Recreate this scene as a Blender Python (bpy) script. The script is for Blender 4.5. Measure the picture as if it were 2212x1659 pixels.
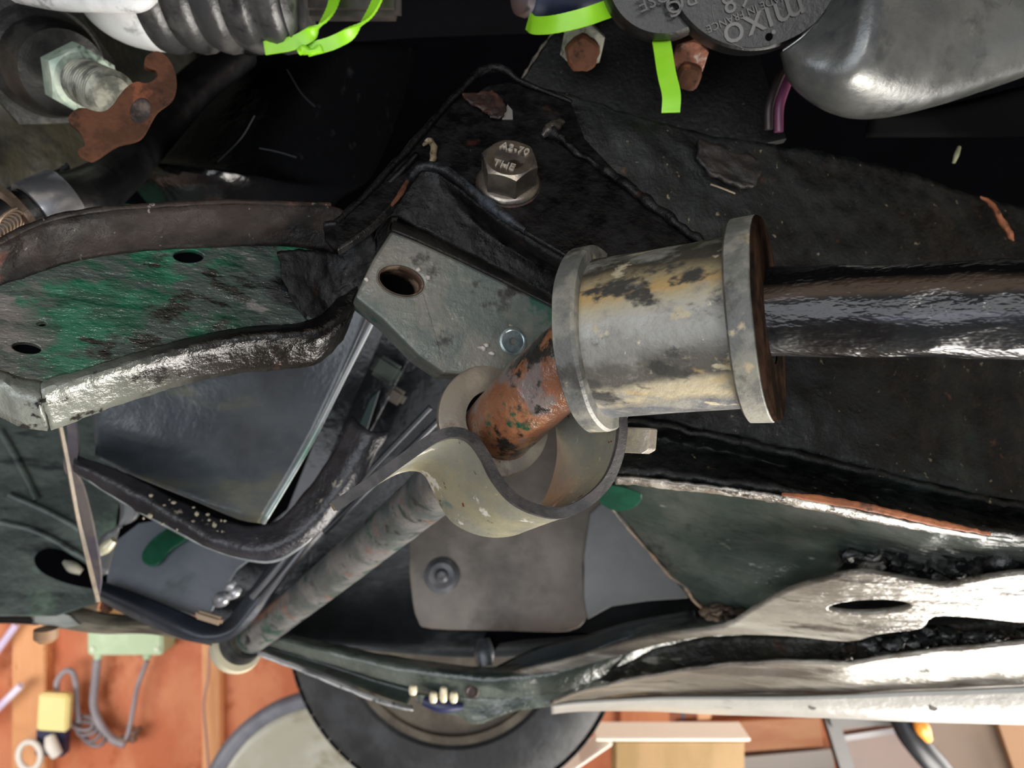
import bpy, bmesh, math, random
from mathutils import Vector, Matrix, noise
random.seed(7)
for o in list(bpy.data.objects): bpy.data.objects.remove(o)
S = bpy.context.scene
C = S.collection
H = 1.55                       # camera height above the workshop floor (car is up on a lift)
F = 1597.0                     # focal length in px of the 2212 px wide photograph
PI = math.pi
def P(x, y, d): return Vector(((x-1106)/F*d, d, H+(829.5-y)/F*d))

# ---------------- camera, world, lights, exposure ----------------
cd = bpy.data.cameras.new('camera'); cam = bpy.data.objects.new('camera', cd); C.objects.link(cam)
cd.sensor_width = 36; cd.lens = 36*F/2212; cd.clip_start = .01; cd.clip_end = 50
cam.location = (0, 0, H); cam.rotation_euler = (PI/2, 0, 0); S.camera = cam
cd.dof.use_dof = True; cd.dof.focus_distance = .26; cd.dof.aperture_fstop = 15
W = bpy.data.worlds.new('world'); S.world = W; W.use_nodes = True
bg = W.node_tree.nodes['Background']; bg.inputs[0].default_value = (.80, .88, 1, 1); bg.inputs[1].default_value = .40
def area(name, loc, target, sx, sy, power, col):
    l = bpy.data.lights.new(name, 'AREA'); l.shape = 'RECTANGLE'; l.size = sx; l.size_y = sy; l.energy = power; l.color = col
    o = bpy.data.objects.new(name, l); C.objects.link(o); o.location = loc
    o.rotation_euler = (Vector(target)-Vector(loc)).to_track_quat('-Z', 'Y').to_euler(); return o
area('door_daylight', (-.9, -2.2, H-.1), (0, .3, H), 2.4, 1.8, 46, (.93, .96, 1))
area('side_fill_light', (1.9, 1.45, H-.9), (.35, .5, H-.1), 1.0, .8, 30, (1, .96, .90))  # unseen area light added low at the right to brighten the sill
area('floor_fill_light', (1.0, .45, .10), (.55, .5, H), 1.7, 1.3, 135, (1, .95, .88))  # added upward fill just above the floor, standing in for bounced sun
area('bench_lamp', (.25, -.55, H+.12), (0, .3, H), .14, .14, 1.3, (1, .95, .88))
area('back_wall_fill', (-1.7, 1.2, H-1.0), (-1.1, 2.5, H-.9), 1.0, .5, 12, (1, .97, .94))  # unseen area light added to brighten the back wall
sl_ = bpy.data.lights.new('window_sunbeam', 'SPOT'); sl_.energy = 130; sl_.spot_size = .24; sl_.spot_blend = .2; sl_.shadow_soft_size = .02; sl_.color = (1, .93, .82)
so_ = bpy.data.objects.new('window_sunbeam', sl_); C.objects.link(so_); so_.location = (1.4, 2.3, 2.85); so_.rotation_euler = (Vector((.28, 1.52, H-.72))-so_.location).to_track_quat('-Z', 'Y').to_euler()
vs = S.view_settings; vs.view_transform = 'Standard'; vs.look = 'None'; vs.exposure = 0.0; vs.gamma = 1; vs.use_curve_mapping = False

# ---------------- materials ----------------
def lin(h):
    h = h.lstrip('#'); c = [int(h[i:i+2], 16)/255 for i in (0, 2, 4)]
    return tuple(((v+.055)/1.055)**2.4 if v > .04045 else v/12.92 for v in c)+(1,)
MC = {}
def mat(name, base, layers=(), rough=.5, metal=0, bump=0, bscale=300, coat=0, rvar=0, spec=.5, bstretch=(1, 1, 1), bdetail=5, rot=(0, 0, 0), band=None):
    """layers: (hex, noise scale, threshold, softness, stretch, seed) painted one over another"""
    if name in MC: return MC[name]
    m = bpy.data.materials.new(name); m.use_nodes = True; nt = m.node_tree; n = nt.nodes; L = nt.links
    b = n['Principled BSDF']; tc = n.new('ShaderNodeTexCoord')
    def nz(scale, stretch, seed, det=5):
        mp = n.new('ShaderNodeMapping'); mp.inputs['Location'].default_value = (seed*1.37, seed*.71, seed*2.13); mp.inputs['Scale'].default_value = stretch
        mp.inputs['Rotation'].default_value = rot
        L.new(tc.outputs['Object'], mp.inputs['Vector'])
        t = n.new('ShaderNodeTexNoise'); t.inputs['Scale'].default_value = scale; t.inputs['Detail'].default_value = det; t.inputs['Roughness'].default_value = .62
        L.new(mp.outputs[0], t.inputs['Vector']); return t
    col = n.new('ShaderNodeRGB'); col.outputs[0].default_value = lin(base); out = col.outputs[0]
    if band:   # (direction, start, end, [(pos, hex)], wobble, noise scale, stretch): stains and painted glare that run across the object
        bd, t0, t1, stops, wob, bsc, bst = band
        dp = n.new('ShaderNodeVectorMath'); dp.operation = 'DOT_PRODUCT'; dp.inputs[1].default_value = bd; L.new(tc.outputs['Object'], dp.inputs[0])
        t = nz(bsc, bst, 3.3); ma = n.new('ShaderNodeMath'); ma.operation = 'MULTIPLY_ADD'; ma.inputs[1].default_value = wob*(t1-t0)*2; ma.inputs[2].default_value = -wob*(t1-t0)
        L.new(t.outputs['Fac'], ma.inputs[0]); ad_ = n.new('ShaderNodeMath'); L.new(ma.outputs[0], ad_.inputs[0]); L.new(dp.outputs['Value'], ad_.inputs[1])
        mr = n.new('ShaderNodeMapRange'); mr.inputs[1].default_value = t0; mr.inputs[2].default_value = t1; L.new(ad_.outputs[0], mr.inputs[0])
        cr_ = n.new('ShaderNodeValToRGB'); el_ = cr_.color_ramp.elements
        el_[0].position, el_[0].color = stops[0][0], lin(stops[0][1]); el_[1].position, el_[1].color = stops[-1][0], lin(stops[-1][1])
        for p_, h_ in stops[1:-1]: e_ = el_.new(p_); e_.color = lin(h_)
        L.new(mr.outputs[0], cr_.inputs[0]); out = cr_.outputs[0]
    for (hx, sc, th, so, st, sd) in layers:
        t = nz(sc, st, sd); r = n.new('ShaderNodeMapRange'); r.interpolation_type = 'SMOOTHSTEP'
        r.inputs[1].default_value = th-so; r.inputs[2].default_value = th+so
        L.new(t.outputs['Fac'], r.inputs[0])
        mx = n.new('ShaderNodeMix'); mx.data_type = 'RGBA'; mx.inputs[7].default_value = lin(hx)
        L.new(r.outputs[0], mx.inputs[0]); L.new(out, mx.inputs[6]); out = mx.outputs[2]
    L.new(out, b.inputs['Base Color'])
    b.inputs['Roughness'].default_value = rough; b.inputs['Metallic'].default_value = metal
    b.inputs['Specular IOR Level'].default_value = spec
    if coat: b.inputs['Coat Weight'].default_value = coat; b.inputs['Coat Roughness'].default_value = .12
    if rvar:
        t = nz(bscale*.35, (1, 1, 1), 9.1); r = n.new('ShaderNodeMapRange'); r.inputs[1].default_value = .35; r.inputs[2].default_value = .65
        r.inputs[3].default_value = max(.04, rough-rvar); r.inputs[4].default_value = min(1, rough+rvar)
        L.new(t.outputs['Fac'], r.inputs[0]); L.new(r.outputs[0], b.inputs['Roughness'])
    if bump:
        t = nz(bscale, bstretch, 4.2, bdetail); bp = n.new('ShaderNodeBump'); bp.inputs['Strength'].default_value = min(1, bump); bp.inputs['Distance'].default_value = .22/bscale*max(1, bump)
        L.new(t.outputs['Fac'], bp.inputs['Height']); L.new(bp.outputs[0], b.inputs['Normal'])
        if coat: L.new(bp.outputs[0], b.inputs['Coat Normal'])
    MC[name] = m; return m
U1 = (1, 1, 1)
tar = mat('tar_black', '050506', [('100f0f', 60, .52, .1, U1, 1), ('4a4038', 300, .71, .02, U1, 2), ('2a1a14', 45, .68, .05, U1, 3)], .42, 0, 1.3, 520, rvar=.22, spec=.22)  # fine pale specks put the tar's sparkle into its colour
tar2 = mat('tar_dull', '050506', [('0d0d0e', 50, .5, .14, U1, 5), ('4c453c', 320, .70, .02, U1, 6)], .55, 0, 1.2, 420, rvar=.15, spec=.25)
rail_m = mat('rail_tar', '060707', [('111414', 24, .5, .12, (1, 1, 1.6), 5), ('202826', 16, .60, .08, U1, 15), ('69604e', 240, .69, .03, U1, 6), ('44291b', 70, .70, .04, U1, 8)], .50, 0, 1.3, 380, rvar=.2, spec=.3)
plate_m = mat('plate_black', '050506', [('0f0e0f', 40, .5, .12, U1, 2), ('2e1a13', 38, .70, .04, U1, 4), ('77706a', 360, .745, .015, U1, 3)], .42, 0, .8, 360, rvar=.2, spec=.35)
bead_m = mat('bead_grey', '101114', [('343a41', 110, .52, .08, U1, 2)], .42, 0, 1, 300, spec=.3)
block_m = mat('block_grey', '565d59', [('2c4f44', 55, .58, .05, U1, 2), ('6f6d64', 30, .53, .09, U1, 3), ('2c2927', 70, .63, .06, U1, 6), ('a39a88', 160, .70, .03, U1, 7)], .40, .15, .5, 300, rvar=.12)
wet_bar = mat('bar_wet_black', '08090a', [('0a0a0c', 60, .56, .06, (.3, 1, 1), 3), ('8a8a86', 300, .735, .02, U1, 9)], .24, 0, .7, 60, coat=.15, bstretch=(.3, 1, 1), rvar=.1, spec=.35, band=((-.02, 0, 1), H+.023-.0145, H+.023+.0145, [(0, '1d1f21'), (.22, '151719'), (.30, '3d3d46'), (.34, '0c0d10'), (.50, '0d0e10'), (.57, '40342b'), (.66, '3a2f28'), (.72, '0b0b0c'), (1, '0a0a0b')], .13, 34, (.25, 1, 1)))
rust_bar = mat('bar_rust', '754a33', [('895b3e', 60, .52, .06, U1, 2), ('6a5f5c', 45, .56, .05, U1, 3), ('1e1c19', 55, .59, .035, U1, 4), ('0f4430', 40, .61, .03, U1, 15), ('c9c6c0', 140, .72, .02, U1, 6)], .28, 0, .8, 160, coat=.4, rvar=.12)
grey_bar = mat('bar_grey_green', '4b5150', [('6e6c6a', 30, .5, .09, U1, 2), ('28463c', 70, .6, .04, U1, 3), ('77574a', 40, .62, .05, U1, 4), ('232527', 60, .62, .05, U1, 5)], .34, 0, .8, 200, coat=.25)
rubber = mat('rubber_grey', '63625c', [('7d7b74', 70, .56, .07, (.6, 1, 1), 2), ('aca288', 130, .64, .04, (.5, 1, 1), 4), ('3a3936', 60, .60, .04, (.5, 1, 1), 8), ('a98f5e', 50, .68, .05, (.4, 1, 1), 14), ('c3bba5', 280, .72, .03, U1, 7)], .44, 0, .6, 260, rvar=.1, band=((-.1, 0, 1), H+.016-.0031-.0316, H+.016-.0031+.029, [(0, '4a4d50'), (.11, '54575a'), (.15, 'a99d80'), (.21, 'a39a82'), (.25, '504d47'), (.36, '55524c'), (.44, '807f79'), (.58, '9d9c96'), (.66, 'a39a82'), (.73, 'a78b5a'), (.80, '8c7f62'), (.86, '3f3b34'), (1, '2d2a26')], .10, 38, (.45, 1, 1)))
rubber_rim = mat('rubber_rim_grey', '5b5c59', [('7f7d73', 60, .52, .08, U1, 4), ('a89a7e', 120, .66, .05, U1, 5), ('3c3b38', 50, .62, .06, U1, 7)], .48, 0, .6, 300)
rubber_dark = mat('rubber_dark_brown', '17120f', [('2c2019', 60, .5, .1, U1, 1)], 1, 0, .6, 250, spec=0)
zinc = mat('zinc_passivated', '8d8e82', [('9d987f', 24, .52, .09, U1, 2), ('6b7a72', 40, .62, .06, U1, 3), ('4b4a43', 110, .67, .03, U1, 4), ('d8d4cb', 75, .645, .025, U1, 5), ('6e3c2d', 150, .69, .02, U1, 6)], .34, .4, .35, 300, rvar=.1)
zinc_in = mat('zinc_inner', '8d948c', [('a9a78d', 40, .52, .09, U1, 2), ('33322e', 150, .68, .03, U1, 4)], .30, .6, .3, 260, rvar=.1)
strap_edge = mat('strap_edge', '302f30', [('43403f', 120, .5, .1, U1, 2), ('b9b5aa', 90, .68, .03, U1, 5), ('5a3427', 60, .66, .03, U1, 8)], .6, .1, 1, 600)
steel = mat('steel_grey', '77706a', [('8c8478', 90, .5, .1, U1, 2), ('4f463c', 70, .62, .05, U1, 3)], .30, .8, .25, 500, rvar=.08)
steel_face = mat('steel_face', '5e564c', [('75695c', 60, .52, .08, U1, 2)], .42, .75, .25, 700)
ring_m = mat('ring_beige', '8d857a', [('a79c8e', 30, .52, .1, U1, 2), ('6d5a48', 50, .62, .06, U1, 3)], .30, .55, .2, 300)
rust = mat('rust_brown', '40271a', [('523322', 70, .5, .08, U1, 2), ('241410', 90, .60, .06, U1, 3), ('70422c', 60, .65, .05, U1, 4)], .75, 0, 1, 420, spec=.2)
rust_or = mat('rust_orange', '80492a', [('995c38', 90, .5, .1, U1, 2), ('45291a', 80, .62, .05, U1, 3)], .7, 0, 1, 400)
nut_green = mat('nut_green_white', '8b9c8d', [('b4bfb0', 60, .52, .08, U1, 2), ('4b564c', 90, .62, .06, U1, 3)], .5, .3, .6, 400)
lime = mat('lime_plastic', '86cc1c', [('97d634', 40, .5, .2, U1, 1)], .38, 0, 0)
lime.node_tree.nodes['Principled BSDF'].inputs['Subsurface Weight'].default_value = .0
horn_m = mat('horn_black_plastic', '0a0a0b', [('171615', 60, .55, .1, U1, 2), ('4d4a40', 26, .70, .06, U1, 3)], .36, 0, .6, 500)
alu = mat('cast_aluminium', '5e6060', [('727370', 22, .52, .1, U1, 2), ('4e5051', 45, .60, .08, U1, 3), ('8a877e', 60, .68, .05, U1, 4)], .34, .55, .25, 350, rvar=.08)
boot_m = mat('boot_white_rubber', 'c9cbcb', [('e6e6e6', 26, .5, .1, U1, 3), ('9a9c9d', 50, .62, .06, U1, 2)], .22, .05, .2, 200)
boot_g = mat('boot_grey_rubber', '39393a', [('545352', 40, .55, .1, U1, 2), ('222223', 60, .6, .07, U1, 3)], .30, .15, .4, 200)
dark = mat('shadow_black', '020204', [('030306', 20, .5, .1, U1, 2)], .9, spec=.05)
dark_gloss = mat('black_gloss', '0a0c10', [('15171b', 30, .5, .15, U1, 2), ('505254', 300, .76, .02, U1, 3)], .22, 0, .3, 60)
hose_m = mat('hose_black', '0b0b0d', [('18181a', 50, .55, .1, U1, 2)], .34, 0, .3, 150)
clip_m = mat('clip_steel', '8d8f96', [('c3c3c6', 40, .5, .15, (1, 1, 1), 3)], .25, .85, .1, 300)
green_arm = mat('arm_green_paint', '0e4735', [('185e45', 45, .56, .05, (.6, 1, 1), 2), ('36433f', 70, .52, .05, (.3, 1, 1.2), 3), ('6d6a68', 60, .63, .025, (.22, 1, 1.5), 5), ('101413', 80, .60, .03, (.4, 1, 1.2), 6), ('877550', 30, .735, .02, U1, 7)], .26, 0, .8, 110, coat=.5, bstretch=(.4, 1, 1.6), band=((1, 0, .25), -.175+.25*H, -.068+.25*H, [(0, '77716f'), (.14, '67625f'), (.24, '123f30'), (.50, '0e4b37'), (.72, '12382c'), (.82, '1c2226'), (1, '0a0a0b')], .14, 50, (.4, 1, 1.2)))  # grey stops at the left end are glare painted over the green
arm_edge = mat('arm_edge_black', '100e0d', [('2b221e', 40, .52, .08, (.5, 1, 1), 3), ('5f3c2f', 45, .63, .05, (.3, 1, 1), 5), ('77736c', 220, .69, .03, U1, 6)], .52, 0, .9, 300, spec=.3, rvar=.15)
arm_lip = mat('arm_lip_lit', '2c2e2b', [('1a1a19', 110, .60, .04, U1, 5), ('8a5636', 45, .68, .04, (.6, 1, 1), 6)], .24, .1, .8, 160, coat=.4, band=((1, 0, 0), -.165, -.085, [(0, '7d817a'), (.35, '5f625c'), (.55, '2b2b29'), (.8, '100f0f'), (1, '0b0a0a')], .15, 50, (.6, 1, 1)))  # band paints the lit left end pale, fading to black on the right
slate = mat('panel_slate', '343940', [('4e5459', 9, .5, .14, (1, 1, 1.6), 2), ('6c6a56', 8, .60, .08, (.6, 1, 2), 3), ('4a2f36', 12, .68, .06, U1, 9), ('7c7c78', 120, .745, .02, U1, 4)], .30, 0, .25, 40, coat=.15)
slate2 = mat('panel_slate_blue', '646a73', [('777b82', 8, .5, .14, U1, 2), ('47564f', 9, .6, .08, U1, 7)], .35, 0, .2, 40)
green_dk = mat('panel_dark_green', '353f3c', [('4d5652', 14, .5, .1, (1, 1, 2), 2), ('252b2c', 22, .60, .06, (.5, 1, 2.5), 3), ('5f7565', 10, .66, .07, U1, 5)], .4, 0, .5, 90)
green_br = mat('panel_bright_green', '0a5039', [('083a2b', 20, .55, .1, U1, 2)], .4, 0, .3, 80)
brownp = mat('panel_brown_grey', '4a4039', [('6d655b', 7, .52, .14, U1, 2), ('38302b', 10, .6, .1, U1, 3)], .45, 0, .2, 60)
greyp = mat('panel_grey', '47484a', [('5a5b5c', 8, .5, .14, U1, 2)], .45, 0, .2, 60)
valm = mat('valance_grey_green', '464d49', [('5c625b', 14, .5, .1, (.6, 1, 1), 2), ('2b3431', 30, .58, .07, (.5, 1, 1), 3), ('b9b8b0', 130, .715, .02, U1, 5)], .25, 0, .8, 60, coat=.5)
sill_m = mat('sill_glare_pale', '6a645b', [('8f8a80', 9, .49, .08, (.3, 1, 1.8), 2), ('534c45', 26, .57, .04, (.15, 1, 2.4), 3), ('aca89e', 14, .62, .06, (.3, 1, 2), 9), ('2e2c27', 50, .645, .025, (.10, 1, 2), 6)], .24, .1, .9, 45, coat=.4, bstretch=(.25, 1, 1.8))  # pale base puts the sill's wet glare into its colour
fan_m = mat('arch_green_wet', '38443f', [('565a55', 12, .5, .12, U1, 2), ('1d2625', 18, .62, .06, U1, 7), ('a09d97', 60, .69, .04, (.4, 1, 1), 4)], .24, .1, .8, 60, coat=.6, bstretch=(.3, 1, 1.4))
tyre_m = mat('tyre_rubber', '1f2022', [('35373a', 14, .55, .1, U1, 2)], .6, 0, .6, 120)
rim_m = mat('rim_dusty', '4a4238', [('5f574b', 20, .5, .1, U1, 2)], .5, .3, .3, 90)
cream_p = mat('cream_plastic', 'c9c2a8', [('b3ab93', 6, .55, .1, U1, 2)], .45)
wood_or = mat('wall_board_orange', 'c9714a', [('da8c63', 5, .5, .12, (1, 1, .6), 2), ('b56138', 9, .60, .08, (1, 1, .8), 3), ('9a5536', 20, .70, .03, U1, 4)], .65, 0, .3, 40)
wood_lt = mat('stud_pale_orange', 'e0a06c', [('eeb384', 4, .5, .12, (2, 1, .3), 2), ('b46f45', 16, .66, .05, (3, 1, .4), 3)], .6, 0, .3, 40)
wood_rd = mat('shelf_wood_red', 'b4734c', [('c28a62', 6, .5, .12, (.4, 1, 2), 2)], .5, 0, .3, 40)

# ---------------- mesh helpers ----------------
def finish(name, me, m, parent=None, ang=38, smooth=True):
    me.name = name; o = bpy.data.objects.new(name, me); C.objects.link(o)
    if m: me.materials.append(m)
    if smooth:
        for p in me.polygons: p.use_smooth = True
        try: me.set_sharp_from_angle(angle=math.radians(ang))
        except Exception: pass
    if parent: o.parent = parent; o.matrix_parent_inverse = parent.matrix_world.inverted()
    return o
def from_bm(name, bm, m, parent=None, ang=38, smooth=True):
    bmesh.ops.recalc_face_normals(bm, faces=bm.faces[:])
    me = bpy.data.meshes.new(name); bm.to_mesh(me); bm.free(); return finish(name, me, m, parent, ang, smooth)
def tag(o, label, cat, group=None):
    o['label'] = label; o['category'] = cat
    if group: o['group'] = group
    return o
def struct(o): o['kind'] = 'structure'; return o
def thing(name, label, cat, loc, group=None):
    o = bpy.data.objects.new(name, None); C.objects.link(o); o.location = loc; o.empty_display_size = .02
    bpy.context.view_layer.update(); return tag(o, label, cat, group)
def spline(pts, n):
    pts = [Vector(p) for p in pts]; out = []
    if n <= 1 or len(pts) < 3: 
        if n > 1:
            for i in range(len(pts)-1):
                for k in range(n): out.append(pts[i].lerp(pts[i+1], k/n))
            return out+[pts[-1]]
        return pts
    for i in range(len(pts)-1):
        p0 = pts[i-1] if i else pts[0]*2-pts[1]; p1 = pts[i]; p2 = pts[i+1]; p3 = pts[i+2] if i+2 < len(pts) else pts[-1]*2-pts[-2]
        for k in range(n):
            t = k/n
            out.append(.5*((2*p1)+(p2-p0)*t+(2*p0-5*p1+4*p2-p3)*t*t+(3*p1-p0-3*p2+p3)*t*t*t))
    return out+[pts[-1]]
def pl3(a, b, c):
    a, b, c = P(*a), P(*b), P(*c); n = (b-a).cross(c-a).normalized()
    return pln(a, n)
def pln(p, n):
    n = Vector(n).normalized(); o = Vector((0, 0, H))
    if n.y > 0: n = -n
    def f(x, y, off=0):
        r = P(x, y, 1)-o; return o+r*((p-o).dot(n)/r.dot(n))+n*off
    f.n = n; return f
def ell(cx, cy, rx, ry, ang=0, n=28):
    a = math.radians(ang); return [(cx+rx*math.cos(t)*math.cos(a)-ry*math.sin(t)*math.sin(a), cy+rx*math.cos(t)*math.sin(a)+ry*math.sin(t)*math.cos(a)) for t in [2*PI*k/n for k in range(n)]]
def crv(pts, n=4):
    """smooth closed pixel outline"""
    v = [Vector((p[0], p[1], 0)) for p in pts]; N = len(v); out = []
    for i in range(N):
        p0, p1, p2, p3 = v[i-1], v[i], v[(i+1) % N], v[(i+2) % N]
        for k in range(n):
            t = k/n; q = .5*((2*p1)+(p2-p0)*t+(2*p0-5*p1+4*p2-p3)*t*t+(3*p1-p0-3*p2+p3)*t*t*t); out.append((q.x, q.y))
    return out
def panel(name, outline, pf, th, m, parent=None, holes=(), bev=.0006, off=0):
    bm = bmesh.new(); es = []
    for loop in [outline]+list(holes):
        vs_ = [bm.verts.new(pf(x, y, off)) for x, y in loop]
        for i in range(len(vs_)): es.append(bm.edges.new((vs_[i], vs_[(i+1) % len(vs_)])))
    bmesh.ops.triangle_fill(bm, use_beauty=True, use_dissolve=False, edges=es, normal=pf.n)
    r = bmesh.ops.extrude_face_region(bm, geom=bm.faces[:])
    bmesh.ops.translate(bm, verts=[g for g in r['geom'] if isinstance(g, bmesh.types.BMVert)], vec=-pf.n*th)
    o = from_bm(name, bm, m, parent, 30, False)
    if bev:
        md = o.modifiers.new('bevel', 'BEVEL'); md.width = bev; md.segments = 2; md.limit_method = 'ANGLE'; md.angle_limit = math.radians(40)
    return o
def loft(name, rows, m, parent=None, sub=6, rsub=1, th=.002, rough=0, rscale=120, closed=False, ang=50):
    rows = [spline(r, sub) for r in rows]
    if rsub > 1:
        cols = [spline([r[i] for r in rows], rsub) for i in range(len(rows[0]))]
        rows = [[c[j] for c in cols] for j in range(len(cols[0]))]
    if rough:
        rows = [[p+noise.noise_vector(p*rscale)*rough+noise.noise_vector(p*rscale*3.1)*rough*.4 for p in r] for r in rows]
    bm = bmesh.new(); g = [[bm.verts.new(p) for p in r] for r in rows]
    for j in range(len(g)-1):
        for i in range(len(g[0])-1): bm.faces.new((g[j][i], g[j][i+1], g[j+1][i+1], g[j+1][i]))
    o = from_bm(name, bm, m, parent, ang)
    if th:
        md = o.modifiers.new('thickness', 'SOLIDIFY'); md.thickness = th; md.offset = 0
    return o
def tube(name, pts, r, m, parent=None, seg=20, sub=8, rough=0, rscale=150, flat=1):
    n = len(pts); rr = r if isinstance(r, (list, tuple)) else [r]*n
    c = spline(pts, sub); R = [v.x for v in spline([Vector((x, 0, 0)) for x in rr], sub)] if n > 2 else [rr[0]+(rr[-1]-rr[0])*i/(len(c)-1) for i in range(len(c))]
    bm = bmesh.new(); rings = []; up = Vector((0, 0, 1)); t0 = (c[1]-c[0]).normalized()
    if abs(t0.dot(up)) > .9: up = Vector((1, 0, 0))
    s = t0.cross(up).normalized()
    for i, p in enumerate(c):
        t = (c[min(i+1, len(c)-1)]-c[max(i-1, 0)]).normalized(); s = (s-t*s.dot(t)).normalized(); u = s.cross(t)
        ring = []
        for k in range(seg):
            a = 2*PI*k/seg; q = p+(s*math.cos(a)+u*math.sin(a)*flat)*R[i]
            if rough: q = q+(q-p).normalized()*(noise.noise(q*rscale)*rough)
            ring.append(bm.verts.new(q))
        rings.append(ring)
    for a, b in zip(rings, rings[1:]):
        for k in range(seg): bm.faces.new((a[k], a[(k+1) % seg], b[(k+1) % seg], b[k]))
    bm.faces.new(rings[0]); bm.faces.new(rings[-1])
    return from_bm(name, bm, m, parent, 50)
def basis(ax, hint=(0, 0, 1)):
    ax = Vector(ax).normalized(); h = Vector(hint)
    s = h.cross(ax)
    if s.length < .05: s = Vector((1, 0, 0)).cross(ax)
    s.normalize(); return ax, s, ax.cross(s)
def lathe(name, org, ax, prof, m, parent=None, seg=40, ang=35, hint=(0, 0, 1), rfun=None, loop=False):
    ax, s, u = basis(ax, hint); bm = bmesh.new(); rings = []
    for (t, r) in prof:
        if r <= 1e-7: rings.append([bm.verts.new(org+ax*t)])
        else: rings.append([bm.verts.new(org+ax*t+(s*math.cos(2*PI*k/seg)+u*math.sin(2*PI*k/seg))*r*(rfun(2*PI*k/seg) if rfun else 1)) for k in range(seg)])
    pr = list(zip(rings, rings[1:]))+([(rings[-1], rings[0])] if loop else [])
    for a, b in pr:
        for k in range(seg):
            A = [a[k % len(a)], a[(k+1) % seg % len(a)]] if len(a) > 1 else [a[0]]
            B = [b[(k+1) % seg % len(b)], b[k % len(b)]] if len(b) > 1 else [b[0]]
            if len(A)+len(B) > 2: bm.faces.new(A+B)
    if not loop:
        for e in (rings[0], rings[-1]):
            if len(e) > 1: bm.faces.new(e)
    return from_bm(name, bm, m, parent, ang)
def hexp(name, org, ax, r, h, m, parent=None, roll=0, ch=.0012):
    """hexagonal nut or bolt head with chamfered top; h along ax"""
    ax, s, u = basis(ax); bm = bmesh.new(); N = 48; rings = []
    rc = r*math.cos(PI/6)
    def rad(a):
        b = (a % (PI/3))-PI/6; return rc/math.cos(b)
    for (t, mode) in ((0, 0), (h-ch, 0), (h, 1)):
        ring = []
        for k in range(N):
            a = 2*PI*k/N; q = rad(a); tt = t
            if mode == 1: q = rc*.95
            elif t > 0: tt = h-.25*ch-(q-rc)/(r-rc)*ch*.7
            ring.append(bm.verts.new(org+ax*tt+(s*math.cos(a+roll)+u*math.sin(a+roll))*q))
        rings.append(ring)
    for a, b in zip(rings, rings[1:]):
        for k in range(N): bm.faces.new((a[k], a[(k+1) % N], b[(k+1) % N], b[k]))
    bm.faces.new(rings[0]); bm.faces.new(rings[-1])
    return from_bm(name, bm, m, parent, 22)
def box(name, c, sx, sy, sz, m, parent=None, rot=(0, 0, 0), bev=.003):
    bm = bmesh.new(); bmesh.ops.create_cube(bm, size=1)
    M = Matrix.Translation(c) @ __import__('mathutils').Euler(rot).to_matrix().to_4x4() @ Matrix.Diagonal((sx, sy, sz, 1))
    bm.transform(M)
    if bev: bmesh.ops.bevel(bm, geom=bm.edges[:], offset=bev, segments=2, affect='EDGES')
    return from_bm(name, bm, m, parent, 35)
def text(name, s, org, right, up, size, ext, m, parent=None):
    cu = bpy.data.curves.new(name, 'FONT'); cu.body = s; cu.size = size; cu.extrude = ext; cu.align_x = 'CENTER'; cu.align_y = 'CENTER'; cu.resolution_u = 3; cu.offset = 0
    t = bpy.data.objects.new(name, cu); C.objects.link(t); bpy.context.view_layer.update()
    me = bpy.data.meshes.new_from_object(t.evaluated_get(bpy.context.evaluated_depsgraph_get())); bpy.data.objects.remove(t)
    right = Vector(right).normalized(); up = Vector(up); up = (up-right*up.dot(right)).normalized(); nn = right.cross(up)
    M = Matrix((right, up, nn)).transposed().to_4x4(); M.translation = org; me.transform(M)
    me.materials.clear(); return finish(name, me, m, parent, 30, False)

# ================= THE ROOM =================
YB = 2.5
def slab(name, c, sx, sy, sz, m): return struct(box(name, Vector(c), sx, sy, sz, m, None, bev=0))
floor_m = mat('floor_concrete', '8a867f', [('77736c', 4, .55, .1, U1, 2)], .7, 0, .3, 30)
wall_m = mat('wall_plaster', 'b5ada0', [('a89f92', 3, .5, .15, U1, 2)], .8)
slab('floor', (0, .25, -.05), 6.4, 4.7, .1, floor_m)
slab('wall_back', (0, YB+.05, 1.45), 6.4, .1, 3.0, wood_or)
slab('wall_left', (-3.25, .25, 1.45), .1, 4.7, 3.0, wall_m)
slab('wall_right', (3.25, .25, 1.45), .1, 4.7, 3.0, wall_m)
slab('ceiling', (0, .25, 3.0), 6.6, 4.7, .1, wall_m)
def wp(x, y, d=YB): return P(x, y, d)
def wbar(name, x0, y0, x1, y1, d, th, m):   # rectangle on the wall, in pixels at depth d
    a = P(x0, y1, d); b = P(x1, y0, d)
    return box(name, Vector(((a.x+b.x)/2, d+th/2, (a.z+b.z)/2)), abs(b.x-a.x), th, abs(b.z-a.z), m, None, bev=.004)
# studs
def stud(n, xa, xb, th, m=wood_lt):
    a = P(xa, 0, YB); b = P(xb, 0, YB); return struct(box('trim_%d' % n, Vector(((a.x+b.x)/2, YB-th/2, 1.45)), b.x-a.x, th, 2.9, m, None, bev=.004))
stud(1, 46, 118, .05); stud(2, 446, 486, .04); stud(3, -420, -350, .05)
stud(4, 1336, 1440, .05, mat('stud_orange', 'cc7e4e', [('b96a3c', 6, .55, .1, (2, 1, .3), 2)], .6))
stud(5, 1500, 1530, .04)

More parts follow.
